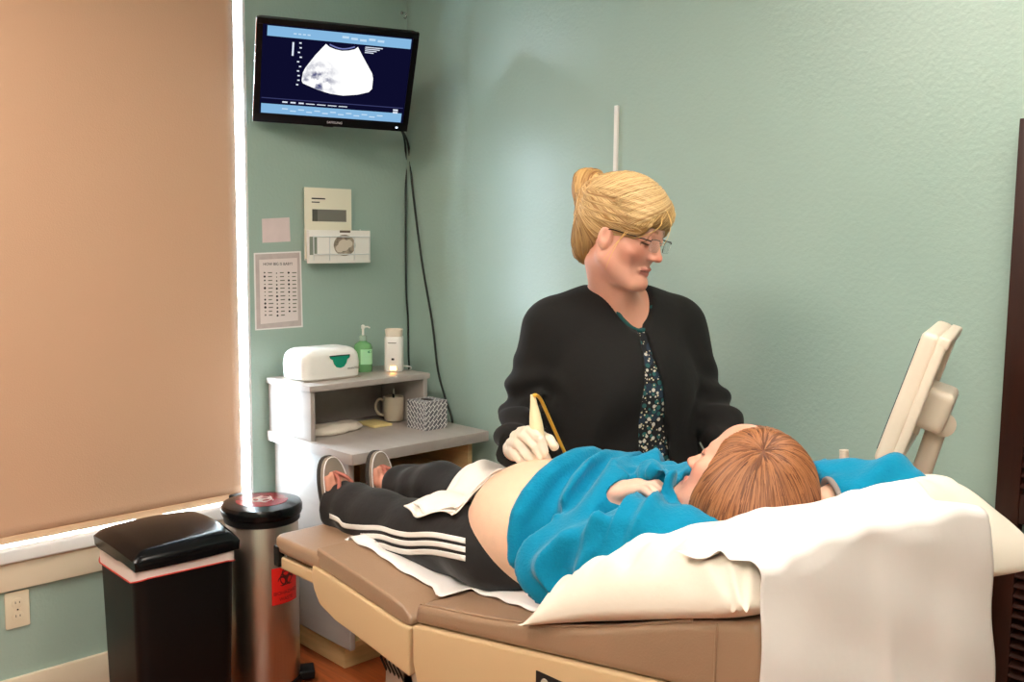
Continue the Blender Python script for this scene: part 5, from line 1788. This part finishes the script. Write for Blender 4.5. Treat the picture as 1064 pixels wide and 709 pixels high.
sf.op(lambda p: ell(sl(p), (0, .042, -.104), (.032, .030, .015)) * HDS, HD - .2, HD + .2, .015)        # soft under-chin

sf.op(lambda p: -.622 - p[1] + 0 * p[0] + 0 * p[2], (1.0, -1.1, 0), (2.1, 0, .80), .01, 'cut', 0)    # stands clear of the table edge

def son_cols(V):
    q = (V - HD) @ HRM / HDS
    hc = head_cols(q, (224, 164, 142), (190, 116, 106), (150, 100, 62), 0.6)
    w = np.clip((1.45 - V[:, 2]) / .12, 0, 1)[:, None] * .6
    return hc * (1 - w) + np.array(lin((220, 158, 132))) * w


sono = field_obj('person', sf, 'skin', None, 1, son_cols)
tag(sono, 'standing blonde person in black jacket, glasses and glove, holding the probe to the belly', 'person')

# ---- patterned scrub top under the jacket
ms_ = mat('scrub_print', (18, 20, 26), 0.8)
nt = ms_.node_tree; pb = nt.nodes['Principled BSDF']
tcn = nt.nodes.new('ShaderNodeTexCoord')
def vor(scale, thr, colr, prev, rnd=1.0):
    v = nt.nodes.new('ShaderNodeTexVoronoi'); v.inputs['Scale'].default_value = scale; v.inputs['Randomness'].default_value = rnd
    nt.links.new(tcn.outputs['Object'], v.inputs['Vector'])
    l = nt.nodes.new('ShaderNodeMath'); l.operation = 'LESS_THAN'; l.inputs[1].default_value = thr
    nt.links.new(v.outputs['Distance'], l.inputs[0])
    m_ = nt.nodes.new('ShaderNodeMix'); m_.data_type = 'RGBA'
    nt.links.new(l.outputs[0], m_.inputs[0])
    if prev is None: m_.inputs[6].default_value = lin((16, 18, 24)) + (1,)
    else: nt.links.new(prev, m_.inputs[6])
    m_.inputs[7].default_value = lin(colr) + (1,)
    return m_.outputs[2]
c_ = vor(22, .42, (26, 44, 62), None); c_ = vor(48, .30, (34, 92, 92), c_); c_ = vor(60, .30, (206, 200, 188), c_); c_ = vor(95, .22, (220, 206, 170), c_)
nt.links.new(c_, pb.inputs['Base Color'])
tf = Field(axis(1.20, 1.90, .008), axis(-.80, -.12, .008), axis(.62, 1.44, .008))
tf.cone(T(0, .0, 1.27), T(0, .012, .70), .124, .158, .04, flat=(SA, 1.38))
tf.cone(shR, shL, .066, .066, .06)
tf.ell(T(0, .085, 1.14), (.155, .115, .125), np.stack([SA, SF, UV], 1), k=.08)
tf.cone(T(0, .07, 1.10), T(0, .06, .68), .116, .136, .06, flat=(SA, 1.22))
tf.op(lambda p: cone(p, T(.0, .02, 1.42), T(.028, .145, 1.315), .078, .040), T(0, 0, 1.2) - .25, T(0, 0, 1.45) + .25, .008, 'sub', 0)
tf.op(lambda p: 1.40 - p[2] - .0 + 0 * p[0] + 0 * p[1] if False else p[2] - 1.385 + 0 * p[0] + 0 * p[1], T(0, 0, 1.2) - .3, T(0, 0, 1.45) + .3, .01, 'cut', 0)
tf.all(lambda p: .66 - p[2] + 0 * p[0] + 0 * p[1], .006)
tf.op(lambda p: -.622 - p[1] + 0 * p[0] + 0 * p[2], (1.0, -1.1, 0), (2.1, 0, .80), .01, 'cut', 0)    # stands clear of the table edge
top = field_obj('scrub_top', tf, ms_, sono, 2)
nkp = []
for k in range(25):
    a = -2.2 + 4.4 * k / 24
    q = T(.028 + .052 * sin(a), .118 + .012 * cos(a), 1.318 - .030 * cos(a) + .012 * abs(a))
    nkp.append(q)
nkp = tf.project(np.array(nkp), .002, 6)
tube('neck_binding', list(nkp), .0055, mat('teal_binding', (18, 74, 74), .8), top, 8)

# ---- black jacket
jf = Field(axis(1.14, 2.00, .0068), axis(-.92, -.08, .0068), axis(.60, 1.46, .0068))
jf.cone(T(0, .0, 1.27), T(0.01, .012, .68), .136, .178, .04, flat=(SA, 1.46))
jf.cone(shR + np.array([0, 0, .004]), shL + np.array([0, 0, .004]), .076, .076, .06)
jf.ell(T(0, .085, 1.14), (.17, .13, .14), np.stack([SA, SF, UV], 1), k=.08)
jf.cone(T(0, .07, 1.10), T(0, .06, .68), .130, .150, .06, flat=(SA, 1.25))
jf.chain([shR, elR, wrR], [.083, .068, .050], .03)
jf.chain([shL, elL, wrL], [.080, .066, .050], .03)
# creases on the sleeves
for a, b, r_ in ((PY(528, 425, -.70), PY(560, 410, -.70), .014), (PY(526, 440, -.72), PY(562, 428, -.73), .014), (PY(530, 455, -.76), PY(566, 446, -.77), .013), (PY(722, 395, -.33), PY(745, 415, -.30), .014), (PY(722, 415, -.34), PY(752, 432, -.31), .014), (PY(735, 440, -.35), PY(760, 450, -.33), .013)):
    jf.cone(a, b, r_, r_ * .9, .018)
jf.all(lambda p: .62 - p[2] + 0 * p[0] + 0 * p[1], .006)
# neckline and front opening
jf.op(lambda p: cone(p, T(.0, .01, 1.43), T(.020, .155, 1.325), .088, .046), T(0, 0, 1.2) - .28, T(0, 0, 1.45) + .28, .006, 'sub', 0)
def slab(p):
    s = (p[0] - CH[0]) * SA[0] + (p[1] - CH[1]) * SA[1]
    f = (p[0] - CH[0]) * SF[0] + (p[1] - CH[1]) * SF[1]
    zc_ = np.array([.6, .9, 1.0, 1.15, 1.26, 1.30, 1.5])
    w = np.interp(p[2], zc_, [.052, .046, .040, .026, .012, .006, .002])
    c = np.interp(p[2], zc_, [.058, .052, .048, .038, .030, .028, .028])
    return np.maximum(np.abs(s - c) - w, .05 - f)
jf.all(slab, .003, 'sub')
for ea, w_ in ((elR, wrR), (elL, wrL)):
    dv = (w_ - ea) / np.linalg.norm(w_ - ea)
    jf.op(lambda p, w_=w_, dv=dv: (p[0] - w_[0]) * dv[0] + (p[1] - w_[1]) * dv[1] + (p[2] - w_[2]) * dv[2] - .012, w_ - .075, w_ + .075, .006, 'cut', 0)

jf.op(lambda p: -.622 - p[1] + 0 * p[0] + 0 * p[2], (1.0, -1.1, 0), (2.1, 0, .80), .01, 'cut', 0)    # stands clear of the table edge

def jfold(V):
    x, y, z = V.T
    s = (V - CH) @ SA
    f = .0065 * (1 - 2 * np.abs(np.sin(21 * s + 5 * z + 1.2 * np.sin(9 * z)))) * np.clip((1.22 - z) / .2, 0, 1) * (np.abs(s) < .19)
    f += .004 * np.sin(26 * z - 34 * s + 9 * x) * np.clip((1.3 - z) / .1, 0, 1)
    f += .009 * np.sin(70 * z + 40 * s + 3 * np.sin(20 * x)) * np.clip((np.abs(s) - .17) / .05, 0, 1) * np.clip((1.22 - z) / .1, 0, 1)
    return f


jack = field_obj('jacket', jf, 'scrub', sono, 2, None, jfold)
# ---- trousers and shoes (behind the table)
lf_ = Field(axis(1.20, 1.86, .011), axis(-.80, -.10, .011), axis(.03, .95, .012))
lf_.cone(T(-.06, 0, .86), T(.06, 0, .86), .135, .135, .04)
for s in (-1, 1): lf_.chain([T(s * .10, 0, .84), T(s * .105, .01, .48), T(s * .11, -.02, .07)], [.118, .085, .072], .03)
lf_.all(lambda p: .06 - p[2] + 0 * p[0] + 0 * p[1], .005)
lf_.op(lambda p: -.622 - p[1] + 0 * p[0] + 0 * p[2], (1.0, -1.1, 0), (2.1, 0, .80), .01, 'cut', 0)    # stands clear of the table edge
field_obj('trousers', lf_, 'scrub', sono, 2)
for s in (-1, 1):
    sh_ = Field(axis(1.15, 2.0, .007), axis(-.85, -.05, .007), axis(-.01, .14, .007))
    c_ = T(s * .11, -.03, .05)
    sh_.cone(c_, T(s * .12, .14, .038), .046, .038, .02); sh_.cone(c_, T(s * .11, -.02, .09), .048, .046, .02)
    sh_.all(lambda p: .002 - p[2] + 0 * p[0] + 0 * p[1], .004)
    field_obj('shoe', sh_, 'blackplastic', sono, 1)

# ---- glove on the right hand, fingers closed on the probe
gf = Field(axis(hdR[0] - .13, hdR[0] + .13, .0022), axis(hdR[1] - .09, hdR[1] + .12, .0022), axis(hdR[2] - .09, hdR[2] + .09, .0022))
gf.cone(wrR + (wrR - hdR) * .25, PY(543, 462, -.85), .032, .026, .01)
gf.ell(PY(545, 463, -.862), (.034, .026, .036), k=.012)
FG = [[(541, 449, -.868), (551, 447.5, -.893), (562, 457, -.906), (566, 470, -.903)],
      [(535, 453, -.868), (545, 453, -.898), (557, 465, -.911), (562, 476, -.907)],
      [(531, 460, -.866), (538, 461, -.898), (549, 474, -.911), (557, 482, -.905)],
      [(529, 468, -.864), (533, 470, -.892), (542, 480, -.904), (550, 485.5, -.899)]]
for k, fg in enumerate(FG):
    gf.chain([PY(*q) for q in fg], [.0125, .0122, .0112, .0095] if k < 3 else [.0115, .0108, .0098, .0085], .006)
gf.chain([PY(548, 458, -.846), PY(562, 453, -.846), PY(571, 457, -.866), PY(576, 464, -.874)], [.0135, .0125, .0115, .0105], .008)
gf.op(lambda p: cone(p, pt + pax * .0, pp_, .0145, .0135), np.minimum(pt, pp_) - .02, np.maximum(pt, pp_) + .02, .003, 'sub', 0)
gf.all(lambda p: .0008 * np.sin(240 * p[0] + 160 * p[2]) * np.sin(200 * p[1] + 90 * p[2]), mode='offset')
glove = field_obj('glove', gf, 'glove', sono, 1)
gv = (hdR - wrR) / np.linalg.norm(hdR - wrR)
g1_ = np.cross(gv, (0, 0, 1)); g1_ /= np.linalg.norm(g1_); g2_ = np.cross(gv, g1_)
tube('glove_cuff', [wrR - gv * .006 + g1_ * .034 * cos(a) + g2_ * .034 * sin(a) for a in np.linspace(0, 2 * pi, 25)], .003, 'glove', glove, 6)

# ---- blonde pinned-up hair
hg = Field(*[axis(HD[i] - .24, HD[i] + .24, .0034) for i in range(3)])
def hop(c, r_, k=.02, mode='add', R=None): hg.op(lambda p: ell(sl(p), c, r_, R) * HDS, HD - .22, HD + .22, k, mode, 0)
hop((0, -.022, .045), (.085, .104, .090), 0)
hop((0, .010, .082), (.066, .080, .052), .03)
hop((0, -.070, -.030), (.058, .042, .066), .03)
hop((0, -.112, .078), (.048, .040, .046), .012)
hop((.010, -.128, .092), (.030, .026, .030), .010)
hop((.0, .070, .062), (.062, .036, .036), .02)
hop((.058, .052, .040), (.022, .040, .036), .015)
hop((-.056, .050, .036), (.022, .038, .034), .015)
hop((0, .140, -.050), (.095, .085, .088), .012, 'sub')
hop((.085, .020, -.060), (.05, .060, .058), .010, 'sub')
hop((-.085, .020, -.060), (.05, .060, .058), .010, 'sub')
hop((.094, .000, -.028), (.032, .022, .028), .008, 'sub')
hop((0, -.02, -.150), (.1, .11, .06), .008, 'sub')
def hgro(p):
    q = sl(p)
    ang = np.arctan2(q[0], q[2] - .05)
    return .0012 * np.sin(ang * 30 + 30 * q[1]) * (q[1] > -.09) * (q[2] > .02) + .0030 * np.sin(150 * (q[0] + .4 * q[2]) + 60 * q[1]) * (q[1] <= -.09)
hg.all(hgro, mode='offset')
hair = field_obj('hair', hg, 'hairblonde', sono, 1, lambda V: np.tile(np.array(lin((172, 128, 74))), (len(V), 1)))
r = np.random.default_rng(12)
n = 1300
th = r.uniform(-2.35, 2.35, n); yl = r.uniform(-.08, .10, n)
keep = (np.abs(th) > 1.15) | (yl < .0)
th, yl = th[keep], yl[keep]
P0 = HD + (np.stack([.088 * np.sin(th), yl, .045 + .1 * np.cos(th)], 1) * HDS) @ HRM.T
bun = SLc((0, -.105, .070))
def toBun(P, k):
    d = bun - P
    return d / (np.linalg.norm(d, axis=1)[:, None] + 1e-6)
strand_mesh('swept_strands', hg, P0, toBun, 22, .0060, .0010, .0019, .0013, (222, 188, 134), (160, 118, 72), hair, 'hairblonde', 3)
n = 420
v_ = r.uniform(-.12, 1, n)
side = np.where(r.uniform(size=n) < .78, 1.0, -1.0)
P1 = HD + (np.stack([-.022 + .006 * side + r.normal(0, .002, n), .088 - .105 * v_, .108 + .034 * np.sin(v_ * 2.2)], 1) * HDS) @ HRM.T
def fringe(P, k):
    d = np.stack([side * (.95 - .012 * k), .42 - .050 * k - .55 * v_, -.20 - .022 * k + 0 * v_], 1)
    return d @ HRM.T
strand_mesh('fringe_strands', hg, P1, fringe, 30, .0055, .0022, .0019, .0013, (224, 194, 142), (172, 132, 84), hair, 'hairblonde', 4)
n = 260
xf = r.uniform(-.062, .066, n)
P4 = HD + (np.stack([xf, .090 - 3.5 * xf ** 2, r.uniform(.075, .112, n)], 1) * HDS) @ HRM.T
strand_mesh('brow_strands', hg, P4, lambda P, k: np.stack([.55 + .2 * r.uniform(size=n), .10 - .02 * k + 0 * xf, -1 + 0 * xf], 1) @ HRM.T, 14, .0050, .0014, .0018, .0012, (222, 186, 128), (164, 120, 70), hair, 'hairblonde', 8)
n = 160
a_ = r.uniform(0, 2 * pi, n)
P2 = SLc((0, 0, 0)) + (np.stack([.05 * np.cos(a_), -.115 + r.uniform(-.03, .03, n), .078 + .05 * np.sin(a_)], 1) * HDS) @ HRM.T
bc_ = SLc((0, -.112, .078)); bx_ = HRM @ np.array([.25, 1, .35]); bx_ /= np.linalg.norm(bx_)
strand_mesh('bun_strands', hg, P2, lambda P, k: np.cross(bx_[None], P - bc_) / .05, 16, .0055, .0012, .0021, .0015, (218, 176, 114), (150, 104, 58), hair, 'hairblonde', 5)
n = 420
P3 = HD + (np.stack([r.uniform(-.075, .075, n), r.uniform(-.11, -.03, n), r.uniform(-.095, -.02, n)], 1) * HDS) @ HRM.T
strand_mesh('nape_strands', hg, P3, toBun, 18, .0060, .0010, .0018, .0012, (186, 148, 98), (124, 92, 60), hair, 'hairblonde', 6)
# loose wisps in front of the ear and over the brow
for cpts in ([(.070, .055, .035), (.079, .040, -.005), (.080, .030, -.045), (.074, .022, -.085)], [(.068, .060, .030), (.080, .035, -.015), (.083, .016, -.06)], [(.02, .098, .085), (.03, .125, .060), (.036, .132, .030), (.04, .128, .005)], [(.03, .10, .07), (.05, .112, .045), (.066, .092, .018), (.075, .06, .0)]):
    pts = spline([SLc(c) for c in cpts], 8)
    wisp = bmesh.new(); add_tube(wisp, pts, list(np.linspace(.0013, .0004, len(pts))), 5)
    o = bm_obj('wisp', wisp, mat('wisp_blonde', (226, 184, 112), .45), hair, True)

# ---- glasses
gl = empty('glasses', (0, 0, 0)); gl.parent = sono
HM = basis(HRM[:, 0] * HDS, HRM[:, 1] * HDS, HRM[:, 2] * HDS, HD)
for s in (-1, 1):
    lens = []
    for x, z in rrect(.044, .029, .011, 5):
        lens.append((s * .033 + x, z - .002))
    bm = bmesh.new()
    fa = [bm.verts.new(HM @ Vector((x, .1075 - .0035 * ((abs(x) - .0) / .05) ** 2 + .0005, z))) for x, z in lens]
    fb = [bm.verts.new(HM @ Vector((x, .1060 - .0035 * ((abs(x) - .0) / .05) ** 2, z))) for x, z in lens]
    bm.faces.new(fa); bm.faces.new(fb[::-1])
    for k in range(len(fa)): bm.faces.new((fa[k], fb[k], fb[(k + 1) % len(fa)], fa[(k + 1) % len(fa)]))
    bm_obj('lens', bm, 'lensglass', gl)
    tube('lens_rim', [HM @ Vector((s * .033 + x, .1066 - .0035 * (abs(s * .033 + x) / .05) ** 2, .0)) + Vector(HRM[:, 2]) * HDS * z for x, z in [(-.021, .006), (-.018, .0115), (0, .0125), (.018, .0115), (.021, .006)]], .0011, 'frame', gl, 6)
    tube('temple_arm', spline([HM @ Vector(v) for v in ((s * .055, .103, .008), (s * .066, .094, .009), (s * .073, .05, .009), (s * .077, .008, .008), (s * .0775, -.018, -.008))], 5), .0017, 'frame', gl, 6)
tube('nose_bridge', spline([HM @ Vector(v) for v in ((-.012, .1062, .004), (0, .1085, .008), (.012, .1062, .004))], 5), .0011, 'metal', gl, 6)

# ================================================================== ultrasound machine behind the patient's head
us = tag(empty('ultrasound_machine', (2.21, -.28, 0)), 'cream ultrasound machine with its monitor turned edge-on beside the wall', 'ultrasound machine')
ux, uy = 2.21, -.27
box('cart_base', (ux - .22, uy - .20, .07), (ux + .16, uy + .18, .15), 'machinegrey', us, .02, 3)
for dx in (-.17, .12):
    for dy in (-.15, .13):
        lathe('caster', [(.02, -.012), (.034, -.012), (.034, .012), (.02, .012)], 'blackplastic', us, 20, Matrix.Translation((ux + dx, uy + dy, .034)) @ Matrix.Rotation(pi / 2, 4, 'X'))
box('column', (ux - .13, uy - .12, .15), (ux + .13, uy + .14, .78), 'machine', us, .02, 3)
cn = box('console', (ux - .24, uy - .19, .78), (ux + .16, uy + .19, .86), 'machine', us, .02, 3)
for i in range(4):
    for j in range(9):
        box('key', (ux - .20 + i * .028, uy - .14 + j * .03, .86), (ux - .178 + i * .028, uy - .116 + j * .03, .865), 'machinegrey', cn, .001)
lathe('trackball', [(.02, 0), (.018, .006), (.01, .011), (.001, .013)], 'blackgloss', cn, 20, Matrix.Translation((ux - .05, uy, .86)))
hp0 = PY(877, 466, -.40)
tube('side_handle', spline([(hp0[0] + .02, -.40, .84), (hp0[0] + .008, -.40, .93), tuple(hp0 - np.array([0, 0, .004]))], 6), .0105, 'machine', us, 12)
# monitor
mc = PY(950, 404, -.40)
mn_h = -RV * cos(radians(28)) + DV * sin(radians(28))
lean = radians(17)
mn = mn_h * cos(lean) + UV * sin(lean)
mu = UV * cos(lean) - mn_h * sin(lean)
mw_ = np.cross(mu, mn)
MM = basis(mw_, mu, mn, mc)
mo = box('monitor_housing', (-.165, -.142, -.020), (.165, .142, .016), 'machine', us, .014, 4, MM)
bm = bmesh.new()
for lo, hi in (((-.17, .118, -.040), (.17, .142, -.016)), ((-.17, -.142, -.034), (.17, -.122, -.016)), ((-.17, -.13, -.036), (-.150, .13, -.016)), ((.150, -.13, -.036), (.17, .13, -.016))):
    add_box(bm, lo, hi, .006, 3, MM)
bm_obj('rear_rim', bm, 'machine', mo, True)
box('display', (-.148, -.12, .0155), (.148, .122, .0175), emis('machine_display', (30, 34, 60), 1), mo, 0, 2, MM)
box('rear_hump', (-.07, -.065, -.085), (.07, .025, -.02), 'machine', mo, .018, 4, MM)
# arm from console to the hump
ar0 = np.array(MM @ Vector((-.02, -.055, -.07))); ar1 = PY(950, 512, -.38)
tube('monitor_arm', [ar0 + np.array([0, 0, .0]), ar0 * .5 + ar1 * .5, ar1, ar1 + np.array([.0, .02, -.06])], .021, 'machine', us, 16)
lathe('arm_joint', [(.020, -.03), (.026, -.028), (.026, .028), (.020, .03)], 'machine', us, 20, Matrix.Translation(ar0) @ Matrix.Rotation(pi / 2, 4, 'X') @ Matrix.Rotation(HEAD, 4, 'Y'))
lathe('arm_foot', [(.05, .0), (.05, .05), (.035, .085), (.028, .095), (.01, .098)], 'machine', us, 24, Matrix.Translation((ar1[0], ar1[1] + .02, .86)))
